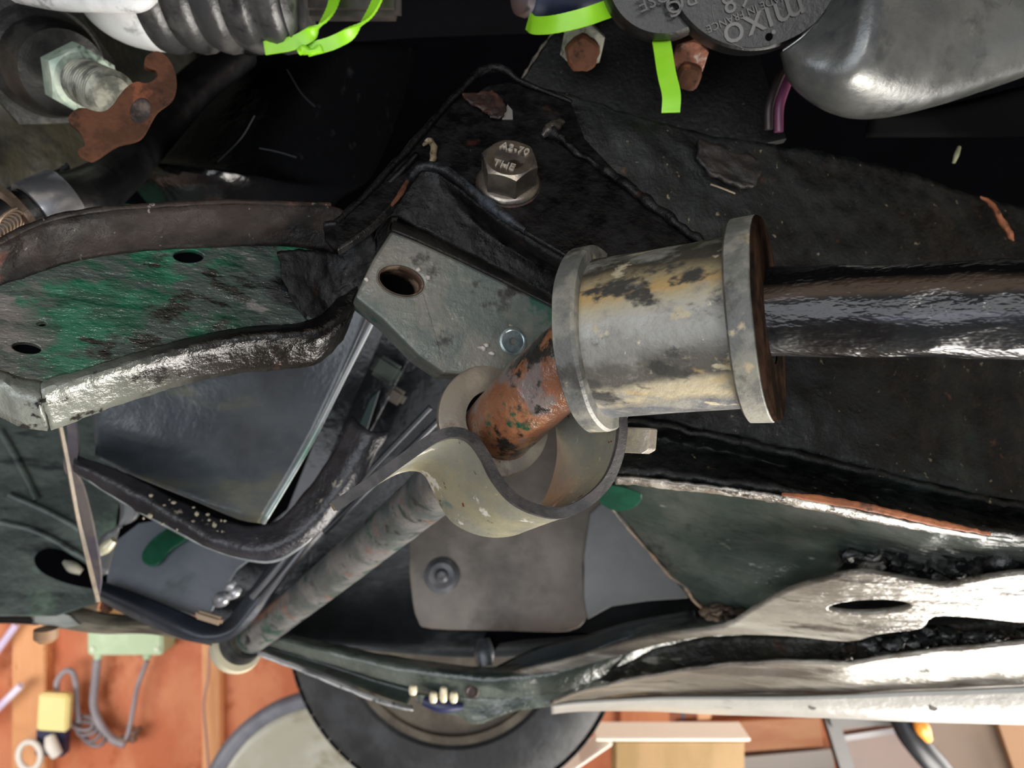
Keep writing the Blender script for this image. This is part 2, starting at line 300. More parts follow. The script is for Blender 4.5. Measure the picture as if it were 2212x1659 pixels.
# ================= ANTI-ROLL BAR AND BUSH =================
arb = thing('anti_roll_bar', 'thick round steel anti-roll bar running through the grey rubber bush and down to lower left', 'bar', P(1440, 700, .25))
BR = .0145
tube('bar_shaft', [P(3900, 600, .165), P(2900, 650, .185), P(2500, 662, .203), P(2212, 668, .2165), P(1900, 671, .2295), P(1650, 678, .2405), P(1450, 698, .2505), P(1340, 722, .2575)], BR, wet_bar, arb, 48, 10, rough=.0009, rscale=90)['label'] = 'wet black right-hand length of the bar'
tube('bar_bend', [P(1340, 722, .2575), P(1255, 765, .264), P(1185, 820, .2725), P(1124, 880, .282), P(1072, 932, .300), P(1025, 980, .33)], BR*.985, rust_bar, arb, 48, 10, rough=.0005, rscale=120)['label'] = 'rusty bend of the bar with flakes of green paint'
tube('bar_arm', [P(1025, 980, .33), P(965, 1035, .37), P(900, 1092, .42), P(800, 1175, .48), P(690, 1265, .565), P(600, 1335, .62), P(528, 1388, .66)], BR*.97, grey_bar, arb, 40, 8, rough=.0004, rscale=90)['label'] = 'long grey-green far arm of the bar'
# rubber bush
bush = thing('rubber_bush', 'grey rubber bush with beige dirt and two raised flanges around the thick bar', 'bush', P(1460, 712, .252))
A, B = P(1292, 733, .2655), P(1634, 692, .2415)
bax = (B-A).normalized(); LB = (B-A).length
def bushloft(name, st, m, inner=.0148, N=72, amp=.0002):
    ax = bax; u = Vector((-.10, .0, 1)); u = (u-ax*u.dot(ax)).normalized(); f = ax.cross(u)
    if f.y > 0: f = -f
    bm = bmesh.new(); rings = []
    for (t, R, cut) in st:
        ring = []
        for k in range(N):
            a = 2*PI*k/N; cu, cf = math.cos(a), math.sin(a)
            q = A+ax*t+u*max(R*cu, -cut)+f*R*cf
            # lower front quarter is a little flatter, as moulded
            if cu < 0: q += f*(.0012*(-cu)*(1 if cf > 0 else -1))
            q += noise.noise_vector(q*70)*amp*1.5; ring.append(bm.verts.new(q))
        rings.append(ring)
    i0 = [bm.verts.new(A+ax*st[0][0]+(u*math.cos(2*PI*k/N)+f*math.sin(2*PI*k/N))*inner) for k in range(N)]
    i1 = [bm.verts.new(A+ax*st[-1][0]+(u*math.cos(2*PI*k/N)+f*math.sin(2*PI*k/N))*inner) for k in range(N)]
    rings = [i0]+rings+[i1]
    for a, b in zip(rings, rings[1:]+[rings[0]]):
        for k in range(N): bm.faces.new((a[k], a[(k+1) % N], b[(k+1) % N], b[k]))
    return from_bm(name, bm, m, bush, 40)
bushloft('bush_body', [(.0035, .0290, .0312)]+[(.0035+(LB-.007)*k/14, .0284-.0002*math.sin(PI*k/14), .0316) for k in range(15)], rubber)
bushloft('bush_flange', [(-.0042, .0322, .0318), (-.0036, .0332, .0328), (.0026, .0334, .0330), (.0036, .0325, .0322)], rubber_rim)['label'] = 'left flange of the bush'
bushloft('bush_flange', [(LB-.0046, .0325, .0322), (LB-.0038, .0336, .0330), (LB+.0030, .0338, .0332), (LB+.0040, .0328, .0325)], rubber_rim)['label'] = 'right flange of the bush'
bushloft('bush_end_face', [(LB+.0036, .0337, .0333), (LB+.0046, .0330, .0326)], rubber_dark)['label'] = 'dark brown end face of the bush'

# collar ring on the bar
ring = thing('collar_ring', 'beige-grey flat steel ring with a rusty rim around the rusty bar bend', 'ring', P(1066, 903, .292))
rc, rn = P(1070, 906, .2925), Vector((.34, -.90, .28)).normalized()
lathe('ring_face', rc, rn, [(.0, .0122), (.0, .0222), (-.0004, .0230), (-.0026, .0232), (-.0026, .0122)], ring_m, ring, 64, loop=True)
lathe('ring_rim', rc, rn, [(-.0027, .0152), (-.0027, .0222), (-.0075, .0216), (-.0075, .0152)], rust_or, ring, 64, loop=True)['label'] = 'rusty orange back of the ring'

# saddle clamp strap
clamp = thing('saddle_clamp', 'yellowish zinc-plated saddle clamp strap hanging open below the rubber bush', 'clamp', P(1150, 1110, .28))
near = [(722, 1094, .262), (800, 1043, .263), (880, 985, .264), (940, 945, .265), (985, 934, .265), (1020, 948, .265), (1048, 985, .265), (1072, 1032, .2655), (1110, 1076, .266), (1160, 1101, .266), (1215, 1108, .266), (1270, 1082, .266), (1312, 1040, .2665), (1336, 985, .267), (1345, 930, .268), (1343, 880, .27)]
far = [(716, 1096, .292), (780, 1058, .294), (850, 1018, .297), (895, 1010, .298), (920, 1022, .298), (938, 1050, .298), (958, 1090, .298), (985, 1125, .298), (1030, 1147, .298), (1080, 1153, .299), (1130, 1140, .299), (1172, 1098, .299), (1196, 1050, .300), (1210, 990, .300), (1208, 930, .300), (1198, 870, .301)]
N_, F_ = spline([P(*p) for p in near], 5), spline([P(*p) for p in far], 5)
def strip(name, A_, B_, T, m_in, parent):
    """strap of thickness T between two edge curves: inner skin, outer skin, rims"""
    n = len(A_); nr = []
    for i in range(n):
        t = (A_[min(i+1, n-1)]-A_[max(i-1, 0)]).normalized(); w = (B_[i]-A_[i]).normalized(); nr.append(t.cross(w).normalized())
    bm = bmesh.new(); K = 6; g1 = []; g2 = []
    for i in range(n):
        g1.append([bm.verts.new(A_[i].lerp(B_[i], k/K)+nr[i]*T/2) for k in range(K+1)])
        g2.append([bm.verts.new(A_[i].lerp(B_[i], k/K)-nr[i]*T/2) for k in range(K+1)])
    for i in range(n-1):
        for k in range(K):
            bm.faces.new((g1[i][k], g1[i+1][k], g1[i+1][k+1], g1[i][k+1])); bm.faces.new((g2[i][k+1], g2[i+1][k+1], g2[i+1][k], g2[i][k]))
        bm.faces.new((g1[i][0], g2[i][0], g2[i+1][0], g1[i+1][0])); bm.faces.new((g1[i][K], g1[i+1][K], g2[i+1][K], g2[i][K]))
    for e in (0, n-1):
        for k in range(K): bm.faces.new((g1[e][k], g1[e][k+1], g2[e][k+1], g2[e][k]))
    return from_bm(name, bm, m_in, parent, 40)
strip('strap', N_, F_, .0034, zinc, clamp)
# dark sheared edge of the strap (rough cut rim)
E1 = [a.lerp(b, -.012) for a, b in zip(N_, F_)]; E2 = [a.lerp(b, .03) for a, b in zip(N_, F_)]
o = strip('strap_edge', E1, E2, .0040, strap_edge, clamp); o['label'] = 'dark rough sheared edge of the strap'
nut = thing('strap_nut', 'small zinc square nut half hidden behind the strap under the rubber bush', 'nut', P(1378, 955, .29))
panel('nut_body', [(1346, 922), (1404, 924), (1400, 972), (1386, 980), (1346, 978)], pl3((1346, 922, .285), (1404, 924, .280), (1346, 980, .284)), .010, mat('nut_zinc', '8a8379', [('a39a8c', 80, .5, .1, U1, 2)], .4, .4, .6, 300), nut)
panel('nut_side', [(1404, 924), (1412, 930), (1409, 968), (1400, 972)], pl3((1404, 924, .2805), (1412, 930, .286), (1400, 972, .2805)), .004, rust, nut)

# ================= BRACKET WITH THE BOLT =================
br = thing('bracket_plate', 'black tar-coated bracket plate carrying the steel hex flange bolt', 'bracket', P(1060, 400, .285))
bn = Vector((.05, -.86, .50)).normalized(); bp_ = pln(P(1095, 400, .287), bn)
outl = [(724, 482), (770, 440), (822, 390), (880, 330), (925, 280), (960, 240), (985, 214), (1008, 205), (1030, 200), (1052, 184), (1078, 180), (1100, 176), (1130, 185), (1185, 207), (1235, 222), (1265, 300), (1330, 368), (1410, 440), (1470, 492), (1530, 540), (1560, 600), (1420, 640), (1300, 600), (1210, 546), (1130, 500), (1085, 470), (1040, 438), (990, 396), (950, 372), (912, 364), (888, 386), (850, 440), (806, 486), (760, 520), (728, 540)]
panel('plate', outl, bp_, .004, plate_m, br, holes=[ell(1000+0, 0, 1, 1)] if False else [], bev=.0008)
tube('folded_lip', [bp_(728, 480, .0), bp_(800, 412, .0), bp_(880, 328, .001), bp_(960, 236, .001), bp_(1000, 200, .002), bp_(1040, 166, .003), bp_(1066, 158, .003), bp_(1090, 164, .003), bp_(1130, 182, .001), bp_(1235, 220, 0)], [.0012, .0014, .0014, .0012, .0014, .0020, .0022, .0018, .0012, .0010], tar, br, 10, 6, .0006, 300)
tube('bead_ridge', [bp_(888, 386, 0), bp_(905, 366, .001), bp_(945, 368, .0015), bp_(990, 394, .0015), bp_(1040, 436, .0015), bp_(1090, 472, .0012), bp_(1135, 500, .0008)], [.0012, .0018, .0019, .0019, .0020, .0020, .0012], bead_m, br, 12, 8, .0005, 400)
tube('weld_seam', [bp_(1178, 285, .001), bp_(1205, 300, .001), bp_(1240, 330, .001), bp_(1290, 362, .001), bp_(1330, 392, .0015), bp_(1400, 445, .0015), bp_(1460, 490, .0015), bp_(1530, 540, .001)], [.003, .0024, .0016, .0015, .0018, .0018, .0017, .0015], tar, br, 12, 10, .0014, 260)
tube('weld_blob', [bp_(1172, 300, .001), bp_(1186, 290, .002), bp_(1202, 278, .002), bp_(1216, 270, .001)], [.001, .0026, .0022, .001], mat('blob_wet', '2a2523', [('4a443c', 90, .5, .1, U1, 1)], .18, 0, 1, 220), br, 12, 6, .0010, 400)
# chipped hole and bare paint triangle
panel('primer_chip', [(1096, 227), (1107, 240), (1108, 259), (1084, 259)], bp_, .0012, mat('primer_grey', '6f6a66', [], .6), br, off=.0006, bev=.0002)
tube('dirt_crescent', [bp_(915, 318, .001), bp_(928, 308, .001), bp_(937, 322, .001), bp_(935, 345, .001), bp_(930, 360, .0005)], [.0007, .0012, .0013, .0014, .0008], mat('dirt_tan', '6d5f48', [('8f8468', 120, .55, .08, U1, 2), ('3b3226', 160, .6, .05, U1, 4)], .7, 0, 1, 400), br, 10, 6, .0008, 400)
pts = [bp_(985+random.uniform(0, 100), 205+random.uniform(0, 25), .0008) for _ in range(1)]
loft('rust_scab', [[bp_(x, y, .0012) for x, y in r] for r in ([(995, 208), (1030, 206), (1062, 200)], [(1010, 224), (1050, 222), (1080, 215)], [(1035, 240), (1065, 244), (1092, 236)], [(1062, 258), (1078, 262), (1088, 256)])], rust_dark := mat('rust_dark', '20130f', [('3e2219', 130, .5, .1, U1, 2), ('1a1412', 110, .58, .07, U1, 4)], .55, 0, 1, 380), br, 6, 5, .001, .0009, 500)
tube('rust_edge', [bp_(880, 395, .001), bp_(866, 420, .001), bp_(846, 446, .0005)], [.0006, .0011, .0006], rust, br, 8, 6, .0004, 400)
# tar-coated underside running back to the square block
lowrows = [[(885, 388), (905, 368), (948, 374), (1000, 408), (1060, 456), (1130, 506), (1220, 560), (1330, 610), (1440, 640)],
           [(862, 410), (890, 396), (940, 408), (990, 446), (1050, 492), (1120, 536), (1210, 586), (1320, 630), (1430, 665)],
           [(832, 452), (868, 436), (920, 452), (980, 488), (1040, 528), (1110, 566), (1200, 610), (1310, 655), (1420, 690)],
           [(806, 520), (846, 468), (910, 496), (970, 526), (1030, 556), (1100, 592), (1190, 640), (1300, 690), (1410, 730)]]
deps = [lambda x, y: (bp_(x, y)).y+.002, lambda x, y: (bp_(x, y)).y+.012, lambda x, y: .289+.00003*(x-850), lambda x, y: .289+.00003*(x-850)]
rws = []
for r, dfn in zip(lowrows, deps): rws.append([P(x, y, dfn(x, y)) for x, y in r])
rws[1] = [P(x, y, .290+.00002*(x-850)) for x, y in lowrows[1]]
loft('tar_gusset', rws, tar, br, 10, 8, .003, .0005, 260)
panel('gusset_side', [(884, 384), (905, 366), (868, 436), (846, 470), (806, 640), (770, 640), (790, 560), (806, 490), (850, 440)], pl3((884, 384, .292), (806, 640, .300), (770, 640, .304)), .004, tar, br)
# hex flange bolt
bolt = thing('hex_bolt', 'clean steel hex flange bolt stamped A2-70 THE in the black bracket plate', 'bolt', bp_(1097, 400))
bc = bp_(1098, 397, 0)
lathe('bolt_flange', bc, bn, [(0, .0119), (.0012, .0121), (.0022, .0116), (.0030, .0104), (.0030, 0)], steel, bolt, 56)
lathe('rusty_washer', bc, bn, [(-.001, .0126), (.0002, .0127), (.0006, .0120), (.0006, 0)], rust_dark, bolt, 56)
hexp('bolt_head', bc+bn*.0028, bn, .0110, .0105, steel, bolt, roll=.72, ch=.0014)
fc = bc+bn*.0134; ft = pln(fc, bn); rt = (ft(1150, 368)-ft(1050, 340)).normalized()
bface = lathe('bolt_face', bc+bn*.0131, bn, [(0, .0089), (.0003, .0088), (.0003, .0064), (.0001, .0056), (.0001, 0)], steel_face, bolt, 48)
upv = bn.cross(rt); upv = upv if upv.z > 0 else -upv
text('bolt_lettering', 'A2-70', fc+bn*.0003+upv*.0046+rt*.0004, rt, upv, .0046, .0004, mat('letter_glint', 'cfc6b8', [], .25, .5), bface)  # letters coloured light to stand for their glint
text('bolt_lettering', 'THE', fc+bn*.0003-upv*.0050-rt*.0006, rt, upv, .0046, .0004, mat('letter_glint', 'cfc6b8', [], .25, .5), bface)

# ================= SQUARE MOUNTING BLOCK =================
blk = thing('mounting_block', 'grey-green square steel mounting block with a round bolt hole at its left end', 'block', P(960, 660, .30))
kp = pl3((845, 480, .292), (1260, 700, .312), (765, 640, .285))
panel('block_face', [(845, 498), (900, 520), (1000, 566), (1215, 672), (1330, 735), (1300, 800), (1140, 800), (1040, 812), (960, 806), (905, 768), (828, 690), (768, 642), (776, 622), (806, 560)], kp, .022, block_m, blk, holes=[ell(867, 606, 50, 31, 16, 36)], bev=.0012)
kt = pl3((842, 474, .2945), (1260, 672, .3145), (845, 498, .2918))
panel('block_top_rib', [(850, 474), (900, 492), (1000, 538), (1215, 645), (1330, 702), (1330, 733), (1215, 670), (1000, 564), (900, 518), (846, 496)], kt, .004, mat('rib_dark', '1b1a1a', [('2d2926', 60, .5, .1, U1, 2)], .4, 0, .8, 300), blk)
loft('hole_bore', [[kp(x, y, -.0004) for x, y in ell(867, 606, 49, 30, 16, 36)+ell(867, 606, 49, 30, 16, 36)[:1]], [kp(x, y, -.018) for x, y in ell(862, 604, 46, 28, 16, 36)+ell(862, 604, 46, 28, 16, 36)[:1]]], mat('bore_brown', '4d3a2e', [('9d856f', 90, .56, .08, U1, 2)], .5, .2, 1, 300), blk, 1, 3, .0004)
lathe('hole_bottom', kp(867, 606, -.0150), kp.n, [(0, 0), (0, .0110), (-.001, .0110), (-.001, 0)], dark, blk, 30)
for (x, y, s) in ((925, 600, .0014), (903, 584, .0012), (790, 604, .0010), (1040, 752, .0018), (1062, 764, .0013), (1050, 745, .0012)):
    tube('white_paint_blob', [kp(x-s*4200, y-s*1500, -.0002), kp(x, y, .0004), kp(x+s*4200, y+s*2600, -.0002)], [s*.3, s*.75, s*.3], mat('paint_white_blob', 'b9b3aa', [('7c736a', 200, .55, .08, U1, 2)], .5, 0, 1, 400), blk, 8, 5, .0006, 500)
cs = tag(lathe('countersunk_screw', kp(1107, 738, .0002), kp.n, [(-.002, .0030), (0, .0056), (.0007, .0057), (.0009, .0048), (.0006, .0044), (.0006, .0016), (-.0004, .0014), (-.0004, 0)], mat('zinc_blue', '77868a', [('a6b2b2', 90, .5, .1, U1, 2)], .28, .7, .2, 300), None, 36), 'small bluish zinc countersunk screw in the grey mounting block beside the rusty bar', 'screw')

# ================= CHASSIS RAIL =================
rail = thing('chassis_rail', 'large black tar-coated chassis rail running right behind the wet bar with a rusty lower edge', 'rail', P(1800, 700, .37))
def rw(l):      # pieces that leave the frame on the right carry on well beyond it
    o = [P(*p) for p in l]
    if l[-1][0] >= 2300 and len(l) > 2: o.append(o[-1]+(o[-1]-o[-2]).normalized()*.22)
    return o
loft('rail_face', [
  rw([(1120, 182, .318), (1300, 228, .325), (1500, 290, .335), (1600, 305, .34), (1760, 330, .36), (1950, 375, .39), (2120, 430, .42), (2400, 500, .45)]),
  rw([(1160, 290, .315), (1330, 330, .322), (1500, 400, .33), (1640, 430, .34), (1780, 460, .355), (1950, 500, .375), (2120, 540, .40), (2400, 610, .42)]),
  rw([(1200, 520, .322), (1330, 540, .326), (1500, 560, .33), (1640, 580, .335), (1780, 620, .345), (1950, 660, .36), (2120, 690, .38), (2400, 740, .40)]),
  rw([(1240, 760, .325), (1340, 770, .328), (1500, 780, .33), (1640, 790, .332), (1780, 800, .335), (1950, 850, .345), (2120, 900, .36), (2400, 960, .38)]),
  rw([(1290, 890, .328), (1380, 900, .328), (1500, 925, .327), (1640, 955, .326), (1780, 990, .326), (1950, 1030, .33), (2120, 1070, .34), (2400, 1120, .36)]),
], rail_m, rail, 14, 12, .003, .0016, 110)
loft('rail_lower_flange', [
  rw([(1330, 898, .326), (1400, 908, .325), (1500, 930, .324), (1640, 960, .323), (1780, 994, .323), (1950, 1034, .327), (2120, 1074, .337), (2400, 1124, .357)]),
  rw([(1330, 930, .336), (1400, 942, .336), (1500, 966, .336), (1640, 996, .336), (1780, 1030, .336), (1950, 1070, .34), (2120, 1106, .348), (2400, 1150, .365)]),
  rw([(1330, 1020, .325), (1400, 1024, .322), (1500, 1036, .318), (1640, 1054, .314), (1780, 1078, .312), (1950, 1112, .314), (2120, 1148, .322), (2400, 1176, .345)])],
  rail_m, rail, 14, 8, .003, .0013, 150)
edge_m = mat('rail_edge_highlight', '77716a', [('b6b1a8', 90, .5, .08, (.6, 1, 1), 2), ('3a3a37', 140, .60, .05, U1, 3)], .22, .3, 1, 260, coat=.5)  # pale colour carries the white highlight along the rail's lower edge
loft('rail_edge', [
  rw([(1330, 1030, .3245), (1400, 1034, .3215), (1500, 1046, .3175), (1640, 1064, .3135), (1780, 1088, .3115), (1950, 1122, .3135), (2130, 1158, .322)]),
  rw([(1330, 1044, .329), (1400, 1049, .326), (1500, 1060, .322), (1640, 1078, .318), (1780, 1104, .316), (1950, 1138, .318), (2130, 1163, .326)])],
  edge_m, rail, 14, 3, .0012, .0006, 300)['label'] = 'lower edge with its white highlight painted on'
loft('rail_rust_strip', [
  rw([(1690, 1064, .3105), (1780, 1072, .3095), (1900, 1094, .3095), (2030, 1124, .314), (2140, 1150, .321)]),
  rw([(1690, 1070, .3100), (1780, 1087, .3090), (1900, 1110, .3095), (2030, 1138, .314), (2140, 1157, .321)])],
  rust_or, rail, 10, 3, .001, .0005, 300)['label'] = 'orange rust strip along the edge'
tube('rust_flake', [P(2118, 424, .405), P(2140, 440, .404), P(2158, 470, .401), P(2178, 500, .399), P(2190, 520, .398)], [.0006, .0014, .0016, .0018, .0008], rust_or, rail, 8, 6, .0008, 300)
tube('cable_tie_stub', [P(2072, 318, .41), P(2066, 335, .408), P(2060, 352, .408)], [.0010, .0014, .0008], mat('stub_olive', '8d8f70', [], .5), rail, 8, 4)
loft('surface_crust', [rw([(1512, 300, .331), (1560, 318, .332), (1640, 345, .335)]), rw([(1505, 340, .328), (1580, 372, .329), (1640, 384, .331)]), rw([(1530, 372, .326), (1590, 402, .327), (1625, 402, .329)])], mat('crust_brown', '151211', [('231c19', 80, .5, .1, U1, 2)], .55, 0, 1, 300), rail, 8, 6, .002, .0014, 200)
tag(tube('plant_straw', [P(1535, 398, .318), P(1558, 406, .317), P(1588, 418, .318)], .0004, mat('straw', '7d6d58', [], .6), None, 6, 4), 'thin dry straw stuck on the black chassis rail', 'straw')

# upper gusset plate behind (with rusty bolts)
gp = thing('upper_gusset', 'black speckled gusset plate behind the lime tie at top centre', 'plate', P(1300, 160, .38))
gpf = pl3((1130, 180, .40), (1240, 0, .40), (1700, 300, .385))
panel('gusset_face', [(1100, 215), (1128, 172), (1170, 108), (1215, 38), (1240, -60), (1560, -60), (1640, 120), (1700, 300), (1560, 330), (1300, 260)], gpf, .006, tar2, gp)
tube('gusset_edge', [gpf(1124, 176, .001), gpf(1168, 108, .001), gpf(1214, 36, .001), gpf(1240, -60, .001)], .0008, mat('edge_dirt', '5c564b', [('211f1d', 130, .5, .08, U1, 2)], .6), gp, 8, 10, .0010, 250)
def rusty_bolt(x, y, d, label):
    t = thing('rusty_bolt', label, 'bolt', P(x, y, d)); ax = (Vector((0, 0, H))-P(x, y, d)).normalized()+Vector((0, 0, -.25)); ax.normalize(); c = P(x, y, d)
    return t, c, ax
t, c, ax = rusty_bolt(1258, 112, .375, 'rusty red bolt end in a whitish corroded nut below the left lime tie')
hexp('nut', c-ax*.006+Vector((0, 0, .003)), ax, .0118, .008, mat('nut_corroded', '6b6b60', [('9a978a', 90, .5, .08, U1, 2), ('2c2a28', 110, .58, .07, U1, 4)], .6, .1, 1, 350), t, .3)
lathe('bolt_end', c, ax, [(0, .0086), (.0055, .0084), (.0068, .0070), (.0072, 0)], rust, t, 24, rfun=lambda a: 1+.05*math.sin(5*a)+.03*math.sin(9*a+1))
t, c, ax = rusty_bolt(1490, 150, .36, 'rusty bolt with white corrosion beside the lime tie tail')
hexp('nut', c-ax*.004+Vector((0, 0, .006)), ax, .0090, .008, mat('nut_rust_white', '8a5540', [('b8b0a6', 80, .60, .05, U1, 2), ('4a281c', 90, .55, .06, U1, 4)], .65, 0, 1, 350), t, .2)
lathe('bolt_end', c+Vector((-.001, -.002, -.0035)), ax, [(0, .0062), (.006, .0060), (.0075, .0045), (.008, 0)], rust, t, 20, rfun=lambda a: 1+.07*math.sin(4*a))

# ================= GREEN LOWER ARM (left) =================
arm = thing('control_arm', 'green-painted pressed steel arm with dark holes and rusty rolled edges at left', 'arm', P(350, 650, .27))
ap = pl3((0, 700, .245), (740, 620, .305), (350, 560, .277))
def ad(x, y): return ap(x, y).y
top_in = [(-260, 640), (-120, 634), (0, 610), (100, 578), (200, 553), (340, 538), (480, 531), (600, 529), (700, 540), (742, 560)]
bot_in = [(-260, 900), (-120, 850), (0, 800), (30, 818), (96, 828), (180, 806), (280, 775), (400, 742), (520, 716), (640, 706), (700, 680), (738, 620)]
face = top_in+[(752, 590)]+bot_in[::-1]
panel('arm_face', face, ap, .0025, green_arm, arm, holes=[ell(407, 553, 33, 14, 2), ell(57, 751, 32, 12, 8), ell(90, 699, 10, 5, 0, 14)], bev=.0004)
tp = lambda l, off: [ap(x, y, off) for x, y in l]
loft('upper_flange', [tp([(-260, 585), (-120, 590), (0, 570), (60, 540), (130, 514), (220, 497), (340, 487), (480, 477), (600, 479), (700, 481), (745, 500)], .012),
                      tp([(-260, 618), (-120, 614), (0, 588), (60, 566), (130, 545), (220, 526), (340, 512), (480, 504), (600, 506), (700, 518), (745, 535)], .004),
                      tp([(-260, 642), (-120, 636), (0, 612), (60, 594), (130, 570), (220, 551), (340, 538), (480, 531), (600, 529), (700, 540), (745, 562)], -.0005)], arm_edge, arm, 8, 4, .002, .0005, 200)
tube('upper_rim', tp([(-260, 583), (-120, 588), (0, 568), (60, 538), (130, 512), (220, 495), (340, 485), (480, 476), (600, 478), (700, 480)], .0125), .0011, arm_edge, arm, 8, 8, .0004, 300)
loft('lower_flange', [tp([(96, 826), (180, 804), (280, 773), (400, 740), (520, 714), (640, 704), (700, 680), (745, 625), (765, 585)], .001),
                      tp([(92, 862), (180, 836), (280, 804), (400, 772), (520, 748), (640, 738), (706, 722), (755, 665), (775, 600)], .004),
                      tp([(100, 900), (190, 866), (300, 828), (400, 800), (520, 776), (640, 766), (706, 750), (758, 690), (780, 620)], -.012)], arm_lip, arm, 10, 5, .002, .0005, 220)['label'] = 'rolled lower flange, its lit left end painted pale'
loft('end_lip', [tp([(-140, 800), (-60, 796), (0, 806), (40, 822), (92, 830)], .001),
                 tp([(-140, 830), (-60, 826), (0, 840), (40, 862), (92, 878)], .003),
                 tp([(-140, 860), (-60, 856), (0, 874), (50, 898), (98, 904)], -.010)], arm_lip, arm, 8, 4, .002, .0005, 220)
for p in ((407, 553, .0062), (57, 751, .0054)):
    lathe('hole_cup', ap(p[0], p[1], -.0022), ap.n, [(0, p[2]), (-.010, p[2]*.95), (-.010, 0)], dark, arm, 28)
# tar dip at the arm's right end joining the bracket
loft('tar_joint', [rw([(600, 545, .2925), (640, 540, .294), (700, 545, .298), (740, 540, .300), (800, 470, .298)]),
                   rw([(610, 600, .2915), (650, 600, .294), (700, 610, .299), (745, 590, .301), (812, 520, .300)]),
                   rw([(640, 660, .293), (670, 665, .295), (710, 660, .300), (755, 610, .302), (815, 560, .302)]),
                   rw([(660, 700, .294), (690, 700, .297), (725, 690, .300), (765, 640, .303), (806, 600, .303)])], tar, arm, 10, 8, .003, .0010, 200)
loft('arm_neck', [rw([(700, 482, .285), (735, 478, .284), (790, 440, .283), (860, 372, .286), (900, 330, .290)]),
                  rw([(700, 505, .292), (745, 500, .291), (805, 455, .290), (866, 398, .291), (905, 345, .293)]),
                  rw([(720, 545, .297), (770, 520, .296), (820, 470, .294), (872, 415, .294), (908, 356, .294)])], plate_m, arm, 8, 5, .002, .0006, 200)

# ================= STEERING TIE-ROD END (top left) =================
tr = thing('threaded_stud', 'threaded stud with a greenish-white hex nut and rusty claw plate at upper left', 'stud', P(230, 190, .37))
a0, a1 = P(105, 140, .44), P(285, 226, .355); tax = (a1-a0).normalized()
lathe('bushing', a0-tax*.01, tax, [(0, .030), (.012, .030), (.016, .027), (.024, .027), (.030, .025), (.042, .023), (.042, 0)], mat('bushing_black', '141414', [('2b2b29', 50, .5, .1, U1, 2)], .42, 0, .6, 200), tr, 44)
hexp('backing_nut', a0-tax*.018, tax, .040, .012, mat('nut_black', '1b1d1a', [('4a4b42', 70, .62, .06, U1, 2)], .45, .1, .6, 200), tr, .3, .003)
hexp('hex_nut', a0+tax*.052, tax, .0185, .017, nut_green, tr, .75, .003)
prof = []; L0 = .068
for k in range(12):
    t_ = L0+k*.0036; prof += [(t_, .0090), (t_+.0012, .0122), (t_+.0020, .0122)]
prof.append((L0+12*.0036, .0092)); lathe('stud_thread', a0, tax, prof, mat('thread_steel', '4d4f48', [('8c8c80', 80, .5, .1, U1, 2)], .4, .6, .3, 300), tr, 32, 20)
cp = pln(P(290, 235, .338), Vector((.45, -.87, -.12)))
claw = [(378, 205), (382, 182), (377, 150), (362, 124), (343, 111), (326, 114), (314, 124), (312, 140), (322, 147), (336, 152), (341, 163), (330, 174), (314, 180), (296, 176), (276, 186), (258, 206), (244, 226), (226, 240), (206, 240), (182, 233), (164, 236), (148, 252), (150, 266), (168, 280), (178, 296), (184, 314), (170, 322), (170, 334), (186, 343), (202, 346), (224, 332), (256, 312), (290, 304), (310, 292), (326, 264), (342, 238), (366, 220)]
panel('claw_plate', crv(claw, 3), cp, .007, rust, tr, holes=[ell(303, 238, 22, 28, 20)], bev=.0014)
lathe('stud_end', cp(303, 238, -.001), cp.n, [(-.006, .0060), (0, .0058), (0, .0030), (-.002, 0)], mat('stud_end_dark', '2b2321', [('5a4a42', 200, .55, .1, U1, 2)], .5, .3, 1, 500), tr, 24)

# backdrop casting at far upper left
cst = thing('gearbox_casting', 'dull dark olive metal casting filling the upper left corner', 'casting', P(60, 250, .55))
loft('casting_face', [rw([(-200, -80, .56), (-40, -80, .55), (120, -80, .56), (300, -80, .60), (420, -60, .62)]),
                      rw([(-200, 120, .53), (-40, 110, .50), (60, 100, .52), (260, 120, .58), (420, 120, .62)]),
                      rw([(-200, 240, .52), (-40, 250, .51), (80, 260, .53), (220, 330, .58), (330, 300, .62)]),
                      rw([(-200, 420, .50), (-40, 390, .50), (60, 380, .53), (160, 400, .57), (230, 380, .62)]),
                      rw([(-200, 520, .52), (-40, 500, .52), (40, 470, .55), (120, 440, .60), (180, 420, .64)])],
     mat('casting_olive', '24241f', [('3d3a2d', 14, .5, .1, U1, 2), ('17181a', 20, .6, .08, U1, 3), ('5a5138', 30, .68, .05, U1, 5)], .5, .1, .6, 90), cst, 8, 8, .006, .003, 40)
tube('casting_rib', rw([(20, 95, .50), (42, 110, .498), (48, 180, .50), (40, 240, .505)]), [.004, .006, .006, .004], mat('rib_olive', '4a4636', [('2d2c24', 40, .55, .1, U1, 2)], .5, .1, .5, 120), cst, 14)

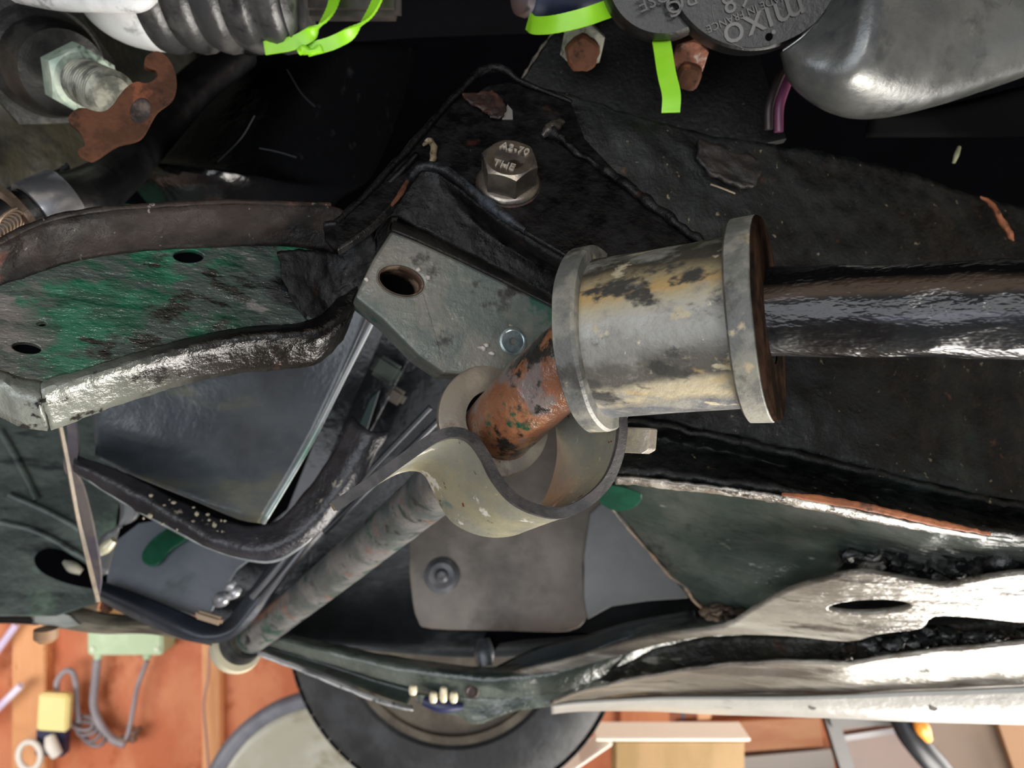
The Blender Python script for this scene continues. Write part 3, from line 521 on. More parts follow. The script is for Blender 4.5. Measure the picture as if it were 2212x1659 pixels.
# white boot and ribbed gaiter (top left)
bt = thing('rack_gaiter', 'shiny white domed rubber boot with grey ribbed gaiter along the top left edge', 'boot', P(400, -20, .40))
b0, b1 = P(150, -46, .40), P(640, -46, .40); bx = (b1-b0).normalized()
pr = [(0, 0)]; 
for k in range(1, 13): pr.append((.044*(1-math.cos(k/12*PI/2)), .0365*math.sin(k/12*PI/2)**.8))
lathe('boot_dome', b0+bx*.004, bx, pr+[(.046, .034), (.046, 0)], boot_m, bt, 48, 60)
pr = [(.044, 0), (.044, .0355)]
t_ = .046
for k in range(5):
    pr += [(t_+.003, .0372-.0002*k), (t_+.007, .0378), (t_+.011, .0372), (t_+.0135, .0345)]; t_ += .0152
pr += [(.122, .0360), (.126, .033), (.127, 0)]
lathe('ribbed_gaiter', b0, bx, pr, boot_g, bt, 48, 70)['label'] = 'grey ribbed part of the gaiter'
tube('boot_collar', rw([(40, -28, .385), (120, -14, .375), (200, -6, .37), (290, 0, .366), (330, -12, .37)]), [.008, .008, .007, .006, .004], boot_m, bt, 20)
sh = thing('dark_pipe', 'fat black pipe along the top edge wrapped by two lime cable ties', 'pipe', P(800, -20, .42))
tube('pipe_body', rw([(585, -30, .44), (760, -34, .44), (900, -36, .45), (1150, -40, .47)]), [.031, .031, .030, .030], dark, sh, 36)
box('pipe_lug', P(758, 2, .415), .056, .012, .020, mat('lug_brown', '262321', [('39332f', 60, .5, .1, U1, 2)], .5), sh)
tube('pipe_tip', rw([(520, 104, .42), (548, 100, .418), (590, 82, .415)]), [.003, .005, .004], hose_m, sh)
g1 = 'lime cable ties at the top left'
def tie(name, pts, w, label, group=None, th=.0011, teeth=True, wdir=None):
    """flat strap: pts are 3D centre points with per-point width direction"""
    c = spline([p for p, _ in pts], 10); wd = spline([Vector(v) for _, v in pts], 10); bm = bmesh.new(); rows = []
    n = len(c)
    for i in range(n):
        t = (c[min(i+1, n-1)]-c[max(i-1, 0)]).normalized(); s = wd[i]-t*wd[i].dot(t); s.normalize(); u = t.cross(s)
        rr = .0002 if (teeth and i % 2) else 0
        rows.append([bm.verts.new(c[i]+s*a*w/2+u*b*(th/2+rr)) for a, b in ((-1, -1), (-.55, -1), (.55, -1), (1, -1), (1, 1), (.55, 1), (-.55, 1), (-1, 1))])
    for a, b in zip(rows, rows[1:]):
        for k in range(8): bm.faces.new((a[k], a[(k+1) % 8], b[(k+1) % 8], b[k]))
    bm.faces.new(rows[0]); bm.faces.new(rows[-1])
    o = from_bm(name, bm, lime, None, 40); tag(o, label, 'cable tie', group); return o
X = Vector((1, 0, 0)); Z = Vector((0, 0, 1)); Y = Vector((0, 1, 0))
tie('cable_tie', [(P(726, -60, .405), (1, -.3, .1)), (P(724, -10, .398), (1, -.35, .25)), (P(710, 30, .394), (1, -.35, .45)), (P(680, 66, .392), (.8, -.35, .75)), (P(636, 92, .394), (.5, -.35, .95)), (P(572, 104, .398), (.25, -.3, 1))], .0068, 'left one of the two lime green cable ties round the black pipe', g1)
tie('cable_tie', [(P(826, -60, .407), (1, -.3, .1)), (P(818, -10, .400), (1, -.35, .25)), (P(796, 35, .396), (1, -.35, .5)), (P(765, 66, .394), (.8, -.35, .75)), (P(720, 92, .394), (.5, -.3, .95)), (P(664, 108, .397), (.25, -.3, 1))], .0066, 'right one of the two lime green cable ties, with a toothed buckle at its tip', g1)
bk = tag(tube('tie_buckle', rw([(644, 112, .396), (656, 106, .3955), (672, 112, .395), (694, 104, .395)]), [.0018, .0028, .0016, .0024], lime, None, 10, 6, .0008, 500), 'small knobbly lime tie buckle below the black pipe', 'buckle')
tie('cable_tie', [(P(1142, 46, .372), (0, .35, 1)), (P(1156, 55, .362), (0, .15, 1)), (P(1200, 52, .352), (0, -.1, 1)), (P(1260, 38, .350), (-.08, -.2, 1)), (P(1318, 18, .352), (-.15, -.3, 1))], .0080, 'wide lime green cable tie across the top centre, left of the black horn')
tie('cable_tie', [(P(1425, 70, .345), (1, 0, .1)), (P(1432, 110, .338), (1, -.1, .1)), (P(1440, 160, .334), (1, -.15, .12)), (P(1450, 205, .332), (1, -.15, .12)), (P(1449, 243, .332), (1, -.2, .3))], .0082, 'hanging lime green cable tie tail beside the rusty white bolt')

# black hose with steel band, spring (left)
hs = thing('rubber_hose', 'black rubber hose curving up right from a steel band at the left edge', 'hose', P(150, 470, .36))
tube('hose_body', rw([(-40, 540, .37), (70, 470, .375), (130, 440, .385), (190, 420, .40), (260, 370, .43), (330, 290, .47), (420, 190, .50), (520, 110, .53)]), [.0150, .0150, .0150, .0145, .013, .013, .013, .013], hose_m, hs, 28)
hb = (P(150, 432, .385)-P(60, 474, .372)).normalized()
lathe('steel_band', P(76, 468, .373), hb, [(0, .0150), (0, .0172), (.003, .0178), (.017, .0176), (.018, .0172), (.018, .0150)], clip_m, hs, 40, loop=True)
lathe('brown_ring', P(60, 476, .371), hb, [(-.006, .0150), (-.005, .0185), (-.002, .0190), (-.001, .0150)], mat('ring_brown', '4a3c33', [('77685a', 40, .5, .1, U1, 2)], .3, .5, .4, 200), hs, 40, loop=True)
sp = []
for k in range(140):
    a = k/140*2*PI*9; c0 = P(-40, 530, .345).lerp(P(28, 480, .352), k/140); sp.append(c0+(Vector((.5, 0, .8)).normalized()*math.cos(a)+Y*math.sin(a))*.008)
tag(tube('coil_spring', sp, .0007, mat('spring_brown', '6b5c4e', [], .4, .6), None, 8, 1), 'fine brown coil spring at the left edge below the hose', 'spring')
loft_h = tag(loft('braided_sleeve', [rw([(-60, 420, .40), (20, 410, .40), (100, 380, .41), (150, 360, .42)]), rw([(-60, 460, .38), (30, 440, .385), (90, 410, .395), (140, 385, .41)]), rw([(-60, 500, .39), (20, 470, .39), (60, 450, .40), (120, 410, .42)])], mat('sleeve', '17181c', [('2c2e33', 200, .5, .1, U1, 2)], .6, 0, 1, 400), None, 8, 6, .004, .002, 200), 'rough black woven sleeve at the left edge above the steel band', 'sleeve')

# dark gaiter cone and shiny liner behind the arm
ln = thing('wheel_arch_liner', 'smooth black plastic liner with fine scratches behind the green arm', 'liner', P(450, 300, .55))
loft('liner_skin', [rw([(540, 60, .62), (620, 80, .58), (760, 90, .60), (900, 100, .72)]),
                    rw([(400, 200, .60), (520, 230, .54), (640, 240, .54), (860, 240, .70)]),
                    rw([(310, 330, .56), (440, 360, .50), (580, 380, .50), (800, 380, .66)]),
                    rw([(290, 350, .50), (400, 372, .45), (530, 390, .46), (720, 440, .60)]),
                    rw([(290, 400, .52), (370, 480, .52), (500, 520, .52), (700, 540, .62)])],
     mat('liner_black', '08090b', [('1b1c1f', 60, .66, .04, (.3, 1, 1), 3)], .20, 0, .25, 25), ln, 10, 8, .003)
for (pp) in ([(620, 150), (650, 200), (680, 230)], [(560, 320), (600, 328), (640, 340)], [(500, 405), (520, 440), (540, 470)], [(470, 350), (520, 300), (550, 250)]):
    tube('scratch', [P(x, y, .47-.0001*(x-500)*0) for x, y in pp] if False else [P(x, y, .478 if y > 390 else .495) for x, y in pp], .00025, mat('scratch_grey', '3a3c40', [], .5), ln, 5, 4)
tag(panel('green_patch_panel', [(200, 440), (280, 440), (285, 520), (190, 520)], pl3((200, 440, .56), (280, 440, .56), (200, 520, .55)), .004, green_br), 'small green painted panel glimpsed behind the arm at left', 'panel')

# ================= HORN AND ALUMINIUM CASTING (top right) =================
horn = thing('car_horn', 'round black plastic car horn body with raised lettering at the top edge', 'horn', P(1560, -40, .33))
hn = Vector((-.04, -.97, -.22)).normalized(); hp = pln(P(1600, 0, .325), hn)
hc = hp(1640, -115)
hr = (hp(1640, 108)-hc).length
lathe('horn_disc', hc, hn, [(-.020, hr*.9), (-.012, hr), (-.001, hr), (0, hr-.0012), (0, 0)], horn_m, horn, 96)
hc2 = hp(1440, -70, -.003); hr2 = (hp(1420, 75)-hp(1440, -70)).length
lathe('horn_lobe', hc2, hn, [(-.020, hr2*.9), (-.010, hr2*1.02), (-.004, hr2), (-.001, hr2*.94), (0, 0)], horn_m, horn, 72)
tm = mat('lettering_black', '171718', [], .3)
hR = (hp(1800, -20)-hp(1500, 110)).normalized()   # reading line, slopes up to the right in the photo
hU = hn.cross(hR); hU = hU if hU.z > 0 else -hU
disc_ = bpy.data.objects['horn_disc']
def ht(s, x, y, size, n='horn_lettering'): text(n, s, hp(x, y, .0004), -hR, -hU, size, .0005, tm, disc_)
ht('mixo', 1650, 50, .0182); ht('MADE IN FRANCE', 1612, 27, .0046); ht('68', 1588, -2, .0125)
ht('BO', 1470, 2, .0105); ht('OSE', 1412, -2, .0085); ht('G', 1456, 17, .0095)
for (x, y, a, b) in ():
    cc = hp(x, y, .0); k_ = a; lathe('raised_ring', cc, hn, [(0, a), (.0010, a-.0003), (.0010, b+.0003), (0, b)], tm, horn, 36, loop=True)
lathe('drain_hole', hp(1661, 80, .0001), hn, [(0, .0017), (.0002, .0016), (.0002, 0)], dark, horn, 20)
lathe('inner_bead', hp(1636, 2, 0), hn, [(0, .0200), (.0003, .0199), (.0003, .0197), (0, .0196)], tm, horn, 90, loop=True)
al = thing('aluminium_casting', 'smooth grey cast aluminium scoop with scratches at the top right corner', 'casting', P(1900, 100, .33))
def cr(l): return rw(l)
loft('scoop_skin', [cr([(1692, 112, .335), (1706, 165, .338), (1740, 205, .340), (1790, 236, .342), (1845, 250, .343), (1920, 246, .343), (2010, 226, .343), (2110, 194, .343), (2300, 130, .345)]),
                    cr([(1696, 108, .329), (1714, 160, .330), (1752, 196, .331), (1800, 224, .332), (1850, 235, .332), (1920, 230, .332), (2010, 210, .332), (2110, 178, .333), (2300, 112, .335)]),
                    cr([(1718, 96, .325), (1740, 132, .322), (1780, 158, .319), (1822, 170, .316), (1866, 165, .315), (1930, 160, .318), (2020, 145, .323), (2120, 118, .327), (2300, 60, .330)]),
                    cr([(1760, 60, .325), (1785, 78, .320), (1820, 88, .315), (1855, 88, .310), (1890, 84, .309), (1960, 80, .315), (2060, 66, .322), (2150, 40, .327), (2300, 0, .330)]),
                    cr([(1795, 10, .325), (1812, 12, .320), (1840, 12, .313), (1872, 10, .308), (1905, 8, .308), (1980, 2, .315), (2080, -10, .323), (2180, -20, .328), (2300, -40, .331)]),
                    cr([(1815, -60, .325), (1830, -60, .320), (1860, -60, .313), (1890, -60, .308), (1920, -60, .308), (1990, -60, .315), (2090, -60, .323), (2190, -70, .328), (2300, -90, .331)])],
     alu, al, 8, 6, .003, .0002, 60)
tube('scoop_rim', cr([(1692, 110, .334), (1740, 75, .328), (1775, 40, .326), (1796, 8, .325), (1815, -50, .325)]), .0008, mat('alu_bright', 'b9bab6', [], .3, .8), al, 10)
tag(loft('lower_duct', [rw([(1880, 240, .40), (2050, 230, .39), (2212, 190, .38), (2400, 150, .38)]), rw([(1870, 290, .42), (2050, 290, .41), (2212, 290, .40), (2400, 280, .40)])], mat('duct_black', '070708', [], .9, spec=.03), None, 8, 4, .004), 'dull black duct below the aluminium scoop', 'duct')
wires = 'thin wires hanging below the aluminium scoop'
tag(tube('wire', rw([(1712, 150, .37), (1698, 185, .368), (1684, 230, .368), (1682, 285, .37)]), .0023, mat('wire_pink', '602f4c', [], .4), None, 12), 'pink wire hanging below the aluminium scoop', 'wire', wires)
tag(tube('wire', rw([(1698, 140, .375), (1678, 180, .373), (1662, 230, .373), (1660, 280, .375)]), .0022, mat('wire_mauve', '2a2022', [], .45), None, 12), 'dull brown wire left of the pink wire', 'wire', wires)
pm = thing('solenoid', 'dark blue rounded solenoid cap with a brownish end at the top centre', 'solenoid', P(1170, -5, .38))
lathe('cap_body', P(1135, -8, .375), Vector((.92, .3, .15)), [(0, .0090), (.003, .0106), (.04, .0108), (.04, 0)], mat('navy_plastic', '1d2440', [('182028', 40, .55, .1, U1, 2)], .5), pm, 36)
lathe('cap_end', P(1137, -8, .374), Vector((-.92, -.5, -.15)), [(0, .0100), (.004, .0092), (.006, .006), (.0065, 0)], mat('cap_brown', '4e4750', [('5f463c', 60, .5, .1, U1, 2)], .5), pm, 30)

# ================= PANELS BEHIND, LOWER LEFT =================
cr1 = thing('cradle_panel', 'glossy slate-grey curved cradle panel with a dark rolled lip below the green arm', 'panel', P(450, 1000, .45))
loft('panel_skin', [rw([(180, 740, .50), (350, 720, .48), (560, 700, .47), (700, 660, .46), (815, 640, .455)]),
                    rw([(195, 850, .51), (330, 830, .50), (500, 830, .49), (640, 820, .47), (742, 800, .46)]),
                    rw([(205, 950, .50), (320, 960, .50), (450, 980, .49), (580, 980, .47), (662, 960, .46)]),
                    rw([(205, 985, .47), (300, 1030, .47), (420, 1080, .465), (510, 1120, .46), (560, 1130, .455)])], slate, cr1, 8, 8, .002)
loft('edge_strip', [rw([(822, 650, .452), (745, 800, .457), (665, 955, .457), (560, 1128, .452)]), rw([(830, 655, .452), (753, 806, .457), (674, 962, .457), (572, 1134, .452)])], mat('edge_bright', '8e9294', [('2f6a50', 15, .55, .1, U1, 3)], .3, .3), cr1, 8, 2, .0012)
loft('rolled_lip', [rw([(160, 985, .462), (260, 1020, .458), (380, 1080, .452), (480, 1125, .446), (560, 1138, .442), (620, 1110, .44), (700, 1010, .44), (760, 900, .44)]),
                    rw([(160, 1000, .452), (260, 1050, .448), (370, 1112, .442), (470, 1168, .436), (560, 1186, .432), (650, 1150, .432), (740, 1040, .432), (800, 930, .432)]),
                    rw([(163, 1018, .458), (260, 1080, .454), (360, 1136, .448), (470, 1190, .442), (580, 1212, .438), (680, 1160, .438), (770, 1050, .438), (840, 930, .438)])], mat('lip_dark', '1b1b20', [('2f2e33', 18, .5, .1, U1, 2), ('8b8474', 90, .685, .03, U1, 5)], .34, 0, .8, 90), cr1, 8, 6, .002, .0008, 80)
tube('lip_edge', rw([(163, 1018, .457), (260, 1080, .453), (360, 1136, .447), (470, 1190, .441), (580, 1213, .437), (650, 1180, .437), (700, 1130, .438)]), .0011, mat('lip_pale', '6c7070', [('8b908f', 60, .5, .1, U1, 2)], .3, .2), cr1, 10)
rs = random.Random(11)
bmk = bmesh.new()
for k in range(46):
    x = rs.uniform(300, 560); yc = 1085+(x-300)*.30; y = yc+rs.uniform(-26, 34)
    bmesh.ops.create_icosphere(bmk, subdivisions=1, radius=rs.uniform(.0005, .0013), matrix=Matrix.Translation(P(x, y, .4345+rs.uniform(0, .006)+max(0, (480-x))*.00006)) @ Matrix.Diagonal((rs.uniform(.7, 1.8), 1, rs.uniform(.6, 1.6), 1)))
o = from_bm('dried_mud_specks', bmk, mat('mud_speck', '8d8672', [], .5), cr1); o['kind'] = 'stuff'
# dark recess with green boxes
rc_ = thing('radiator_support', 'black slotted support behind the mounting block with grey-green blocks inside', 'support', P(850, 800, .55))
panel('support_back', [(815, 640), (1000, 780), (960, 1000), (740, 1180), (620, 1330), (545, 1385), (455, 1352), (460, 1240), (500, 1200), (620, 1100), (700, 900)], pl3((815, 640, .70), (1000, 780, .70), (560, 1240, .70)), .004, dark_gloss, rc_)
panel('support_strip', [(835, 700), (900, 745), (760, 1010), (700, 1090), (640, 1150)], pl3((835, 700, .60), (900, 745, .60), (640, 1150, .61)), .004, dark_gloss, rc_)
box('support_block', P(835, 800, .57), .022, .01, .017, mat('block_sage', '4b5450', [('39433e', 40, .5, .1, U1, 2)], .5), rc_, (0, .55, 0))
box('support_block', P(857, 855, .565), .014, .01, .012, mat('block_taupe', '575048', [], .5), rc_, (0, .55, 0))
panel('teal_slat', [(800, 860), (822, 840), (790, 940), (765, 985), (755, 970)], pl3((800, 860, .58), (822, 840, .58), (755, 970, .585)), .003, mat('teal_dark', '13272a', [], .4), rc_)
for k, (x0, y0, x1, y1) in enumerate(((930, 880, 720, 1100), (950, 905, 700, 1150))):
    tube('support_rod', rw([(x0, y0, .50), ((x0+x1)/2, (y0+y1)/2, .505), (x1, y1, .51)]), .0022, mat('rod_dark', '3a3d42', [], .3, .3), rc_, 10)
# lower tray
tray = thing('lower_tray', 'blue-grey lower tray with a thick dark rim below the cradle panel', 'tray', P(360, 1290, .62))
tf = pl3((230, 1180, .66), (470, 1380, .60), (560, 1200, .64))
panel('tray_floor', [(235, 1180), (300, 1130), (420, 1110), (560, 1190), (510, 1230), (455, 1320), (480, 1345), (420, 1330), (230, 1262)], tf, .003, slate2, tray)
panel('green_tab', crv([(420, 1120), (380, 1140), (338, 1168), (314, 1200), (318, 1222), (345, 1226), (372, 1196), (420, 1164), (450, 1140)], 3), tf, .003, green_br, tray, off=.006)
loft('tray_rim', [rw([(215, 1255, .63), (300, 1285, .62), (400, 1325, .605), (450, 1345, .60), (490, 1340, .60), (530, 1290, .60), (600, 1200, .60), (680, 1110, .60)]),
                  rw([(205, 1272, .62), (290, 1310, .61), (380, 1352, .595), (440, 1374, .59), (500, 1362, .59), (545, 1310, .59), (615, 1220, .59), (700, 1120, .59)]),
                  rw([(215, 1295, .625), (290, 1335, .615), (370, 1370, .60), (430, 1386, .595), (490, 1382, .595), (545, 1340, .595), (620, 1240, .595), (710, 1140, .595)])], mat('rim_navy_black', '1e2229', [('2c313a', 10, .5, .12, U1, 2)], .35, 0, .2, 50), tray, 8, 5, .002)
for (x, y, s) in ((480, 1293, .009), (508, 1280, .006), (498, 1266, .005)):
    tube('drain_fitting', rw([(x-10, y+8, .592), (x, y, .588), (x+10, y-10, .59)]), [s*.5, s*.7, s*.4], mat('fitting_grey', '7b7c80', [('b5b5b8', 60, .55, .1, U1, 2)], .25, .4), tray, 14)
box('tray_clip', P(452, 1334, .588), .022, .006, .007, mat('clip_tan', '8d7860', [], .5), tray, (0, .3, 0), .002)
for k, (x0, y0, x1, y1) in enumerate(((620, 1205, 545, 1290), (640, 1205, 560, 1305))):
    tag(tube('brake_pipe', rw([(x0+40, y0-50, .575), ((x0+x1)/2, (y0+y1)/2, .58), (x1, y1, .585)]), .0024, mat('pipe_silver', '77787c', [], .28, .6), None, 12), ('upper' if k == 0 else 'lower')+' one of two thin steel brake pipes beside the far arm of the bar', 'pipe', 'thin brake pipes')
# dark green inner wing at far left
iw = thing('inner_wing', 'mottled dark green inner wing panel at the lower left', 'panel', P(90, 1100, .72))
iwf = pl3((0, 900, .70), (230, 1300, .66), (210, 850, .74))
panel('wing_skin', [(-260, 820), (180, 820), (230, 850), (260, 1060), (240, 1200), (215, 1300), (120, 1330), (-260, 1330)], iwf, .003, green_dk, iw)
for (pts_) in ([(0, 1130), (80, 1150), (170, 1200), (230, 1240)], [(20, 1070), (110, 1110), (200, 1160)], [(0, 930), (40, 1000), (80, 1080)]):
    tube('pressed_rib', [iwf(x, y, .001) for x, y in pts_], .0035, green_dk, iw, 10)
panel('slot_recess', crv([(75, 1205), (105, 1185), (170, 1202), (232, 1238), (225, 1272), (150, 1262), (90, 1236)], 4), iwf, .002, dark, iw, off=.002)
tube('pale_plug', [iwf(140, 1216, .004), iwf(158, 1228, .006), iwf(178, 1238, .004)], [.002, .005, .003], mat('plug_cream', '8d8a7c', [], .5), iw, 12)
tag(loft('wing_bracket', [rw([(262, 1000, .60), (300, 1110, .595), (220, 1160, .59), (205, 1240, .58)]), rw([(245, 1055, .60), (262, 1100, .595), (250, 1170, .59), (232, 1240, .58)])], greyp, None, 6, 3, .004), 'dull grey folded bracket beside the two thin metal strips', 'bracket')
tag(tube('brass_clip', rw([(216, 1194, .57), (230, 1182, .568), (246, 1166, .568)]), [.003, .0045, .003], mat('clip_cream', 'b9b49a', [('8d8a75', 60, .5, .1, U1, 2)], .35, .2), None, 14), 'small cream clip beside the two thin metal strips', 'clip')
# two thin metal strips
st = 'thin metal link strips below the green arm'
strip('link_strip', spline(rw([(116, 874, .40), (138, 980, .42), (164, 1120, .45), (190, 1230, .48), (208, 1300, .50)]), 6), spline(rw([(124, 874, .402), (146, 980, .422), (172, 1118, .452), (200, 1228, .482), (216, 1298, .502)]), 6), .0016, mat('strip_tan', '5a5248', [('6f6455', 40, .5, .1, U1, 2)], .45, .2, .4, 200), None)
tag(bpy.data.objects['link_strip'], 'narrow tan metal strip, left of the two hanging below the green arm', 'strip', st)
o = strip('link_strip', spline(rw([(137, 858, .44), (148, 940, .45), (142, 975, .455), (140, 1010, .46), (160, 1050, .47), (180, 1130, .48), (200, 1230, .50), (206, 1300, .51)]), 6), spline(rw([(156, 858, .44), (168, 940, .45), (171, 975, .455), (164, 1015, .46), (182, 1055, .47), (203, 1140, .48), (219, 1240, .50), (212, 1300, .51)]), 6), .0018, mat('strip_mauve', '56525a', [('6a6360', 30, .5, .1, U1, 2)], .4, .3, .3, 150), None)
tag(o, 'wider kinked mauve-grey metal strip, right of the two hanging below the green arm', 'strip', st)

# ================= FRONT CROSS BEAM / BUMPER (bottom left) =================
bm_ = thing('front_beam', 'dull olive-grey front cross beam above the green junction box', 'beam', P(250, 1340, .68))
loft('beam_skin', [rw([(60, 1300, .70), (120, 1298, .69), (220, 1325, .67), (330, 1335, .66), (460, 1345, .65)]),
                   rw([(70, 1330, .685), (120, 1325, .675), (220, 1350, .655), (330, 1352, .645), (460, 1368, .64)]),
                   rw([(80, 1345, .70), (140, 1356, .69), (220, 1366, .67), (330, 1367, .66), (460, 1392, .65)])], mat('beam_olive', '5a564b', [('747062', 12, .5, .1, (.5, 1, 1), 2), ('2f2d2a', 16, .62, .06, (.5, 1, 2), 3)], .45, 0, .4, 80), bm_, 8, 4, .003)
panel('beam_plate', [(70, 1302), (150, 1330), (172, 1350), (140, 1356), (75, 1345)], pl3((70, 1302, .672), (170, 1345, .66), (75, 1345, .668)), .004, mat('plate_pale', '8f938f', [('c5c6bf', 16, .5, .12, (.5, 1, 2), 2), ('4b5557', 18, .6, .06, (.5, 1, 2), 3)], .3, .2), bm_)
loft('tan_bracket', [rw([(66, 1250, .70), (110, 1252, .69), (150, 1256, .685), (190, 1275, .68), (212, 1300, .68)]), rw([(60, 1262, .69), (100, 1278, .68), (150, 1280, .675), (190, 1298, .67), (210, 1316, .67)]), rw([(92, 1290, .70), (120, 1296, .69), (150, 1300, .685), (190, 1318, .68), (208, 1322, .68)])], mat('tan_dirty', '8a7458', [('b2a08a', 12, .52, .1, U1, 2)], .5, 0, .4, 80), bm_, 8, 4, .003)
lathe('beam_foot', P(100, 1358, .66), Vector((0, 0, -1)), [(0, .010), (.008, .010), (.012, .006), (.012, 0)], mat('foot_brown', '8a6a4e', [], .5), bm_, 24)
box('beam_lug', P(232, 1306, .655), .010, .008, .014, rust, bm_, (0, .3, 0), .002)
tag(loft('bumper_valance', [rw([(-200, 1180, .76), (0, 1220, .75), (60, 1260, .74), (90, 1300, .73)]), rw([(-200, 1260, .74), (0, 1290, .73), (50, 1305, .725), (80, 1312, .72)]), rw([(-200, 1300, .75), (0, 1318, .74), (40, 1318, .735), (75, 1316, .73)])], mat('valance_brown_grey', '4d4a44', [('5f5b52', 9, .5, .1, U1, 2)], .4), None, 8, 5, .003), 'rounded brown-grey bumper valance at the bottom left edge', 'valance')
tag(loft('bumper_strip', [rw([(-200, 1296, .76), (0, 1312, .75), (80, 1314, .74)]), rw([(-200, 1350, .75), (0, 1346, .74), (80, 1350, .73)])], dark_gloss, None, 8, 3, .004), 'black strip under the brown-grey bumper valance at the left edge', 'strip')
tag(loft('dark_bar', [rw([(-60, 1120, .70), (0, 1160, .70), (40, 1230, .695), (75, 1300, .69)]), rw([(-60, 1180, .70), (0, 1240, .70), (30, 1270, .695), (68, 1312, .69)])], dark_gloss, None, 8, 3, .006), 'slanting glossy black bar at the lower left edge', 'bar')
# end bush of the anti-roll bar
eb = thing('bar_end_bush', 'cream washer and bush gripping the far end of the grey-green bar arm', 'bush', P(500, 1398, .67))
ea = (P(528, 1388, .66)-P(600, 1335, .62)).normalized()
lathe('cream_washer', P(512, 1396, .664), ea, [(-.004, 0), (-.004, .023), (.001, .024), (.006, .0225), (.006, 0)], cream_p, eb, 40)
lathe('black_cup', P(534, 1378, .648), ea, [(0, .0150), (0, .0178), (.014, .0195), (.014, .0150)], mat('cup_black', '1d1f20', [('3c3f3f', 40, .5, .1, U1, 2)], .4), eb, 40, loop=True)

# ================= CAR BODY: engine bay enclosure and lower bodywork =================
body = thing('car_shell', 'dark painted car body shell filling the space behind the suspension parts', 'car', P(1000, 900, .9))
panel('engine_bay_wall', [(-500, -500), (2900, -500), (2900, 1380), (1700, 1380), (1200, 1400), (640, 1350), (560, 1180), (200, 1180), (60, 1200), (-500, 1150)], pl3((0, 0, .95), (2000, 0, .95), (1000, 1300, .86)), .01, dark, body, bev=0)
box('light_block_slab', Vector((0, .62, H+.56)), 2.2, 1.3, .02, dark, body, bev=0)  # unseen slab added to block light from above the engine bay
# middle panels
loft('floor_pan', [rw([(640, 1200, .78), (820, 1090, .78), (1000, 1050, .78), (1200, 1050, .78), (1400, 1060, .78), (1560, 1080, .78)]),
                   rw([(600, 1330, .76), (800, 1290, .76), (1000, 1250, .76), (1200, 1240, .76), (1400, 1240, .76), (1600, 1240, .76)]),
                   rw([(560, 1385, .73), (760, 1400, .72), (1000, 1420, .71), (1200, 1410, .71), (1400, 1370, .71), (1600, 1350, .71)])], mat('pan_dark', '222426', [('34373a', 8, .5, .12, U1, 2), ('4d5052', 24, .64, .06, (.4, 1, 1), 5)], .38, 0, .3, 50), body, 8, 6, .003)
bf = pl3((885, 1130, .72), (1270, 1130, .72), (900, 1360, .70))
panel('brown_panel', crv([(898, 1130), (1010, 960), (1130, 890), (1330, 960), (1300, 1120), (1262, 1200), (1262, 1270), (1268, 1330), (1226, 1364), (1080, 1362), (930, 1358), (902, 1340), (890, 1290), (884, 1200)], 3), bf, .004, brownp, body)
lathe('rubber_grommet', bf(955, 1243, .0), bf.n, [(0, .0175), (.004, .0165), (.006, .012), (.005, .007), (.007, .004), (.006, 0)], mat('grommet_grey', '3b3c40', [('606064', 30, .5, .1, U1, 2)], .35), body, 36)
gf = pl3((1262, 1120, .715), (1480, 1260, .69), (1270, 1340, .70))
panel('grey_panel', [(1275, 1110), (1330, 1060), (1400, 1150), (1470, 1248), (1486, 1290), (1400, 1296), (1320, 1308), (1270, 1336), (1262, 1290), (1262, 1200)], gf, .004, greyp, body, off=.006)
# pressed front member sweeping along the bottom
vl = thing('front_valance', 'grey-green wet pressed valance sweeping along the bottom centre', 'valance', P(1000, 1470, .62))
loft('valance_upper', [rw([(600, 1362, .66), (720, 1392, .655), (860, 1420, .645), (1000, 1440, .64), (1100, 1440, .64), (1220, 1418, .64), (1340, 1372, .64), (1440, 1340, .64), (1600, 1330, .64)]),
                       rw([(590, 1380, .645), (720, 1412, .64), (860, 1444, .63), (1000, 1462, .625), (1100, 1464, .62), (1220, 1446, .62), (1340, 1404, .62), (1440, 1366, .62), (1600, 1350, .62)]),
                       rw([(570, 1396, .66), (720, 1440, .65), (860, 1478, .64), (960, 1500, .635), (1100, 1505, .63), (1220, 1490, .63), (1340, 1450, .63), (1440, 1400, .63), (1600, 1368, .63)])], valm, vl, 8, 6, .002, .001, 60)
loft('valance_dark_band', [rw([(566, 1394, .655), (700, 1432, .648), (820, 1470, .64), (900, 1490, .635)]), rw([(560, 1406, .66), (700, 1452, .653), (820, 1500, .645), (880, 1520, .64)])], mat('band_dark_green', '12201d', [('0b0f10', 30, .5, .1, U1, 2), ('4b5a54', 60, .68, .04, U1, 4)], .3, 0, .6, 80), vl, 8, 4, .002)
loft('valance_lip', [rw([(556, 1404, .645), (640, 1436, .64), (740, 1476, .633), (820, 1508, .628), (892, 1526, .625)]), rw([(556, 1416, .642), (640, 1448, .637), (740, 1488, .63), (820, 1520, .625), (892, 1536, .622)])], mat('lip_sparkle', '6e6e70', [('b7b6b4', 50, .5, .1, (.5, 1, 1), 2), ('3a3b3b', 90, .62, .05, U1, 3)], .22, .3, .8, 120, coat=.5), vl, 8, 3, .002, .0008, 90)  # white sparkle along the lip is painted into its colour
loft('valance_foot', [rw([(900, 1500, .64), (980, 1505, .638), (1100, 1500, .635), (1220, 1480, .63), (1360, 1450, .63), (1620, 1400, .63)]), rw([(900, 1515, .645), (990, 1545, .64), (1030, 1562, .636), (1110, 1535, .635), (1260, 1520, .632), (1620, 1500, .63)])], valm, vl, 8, 5, .003, .0015, 60)
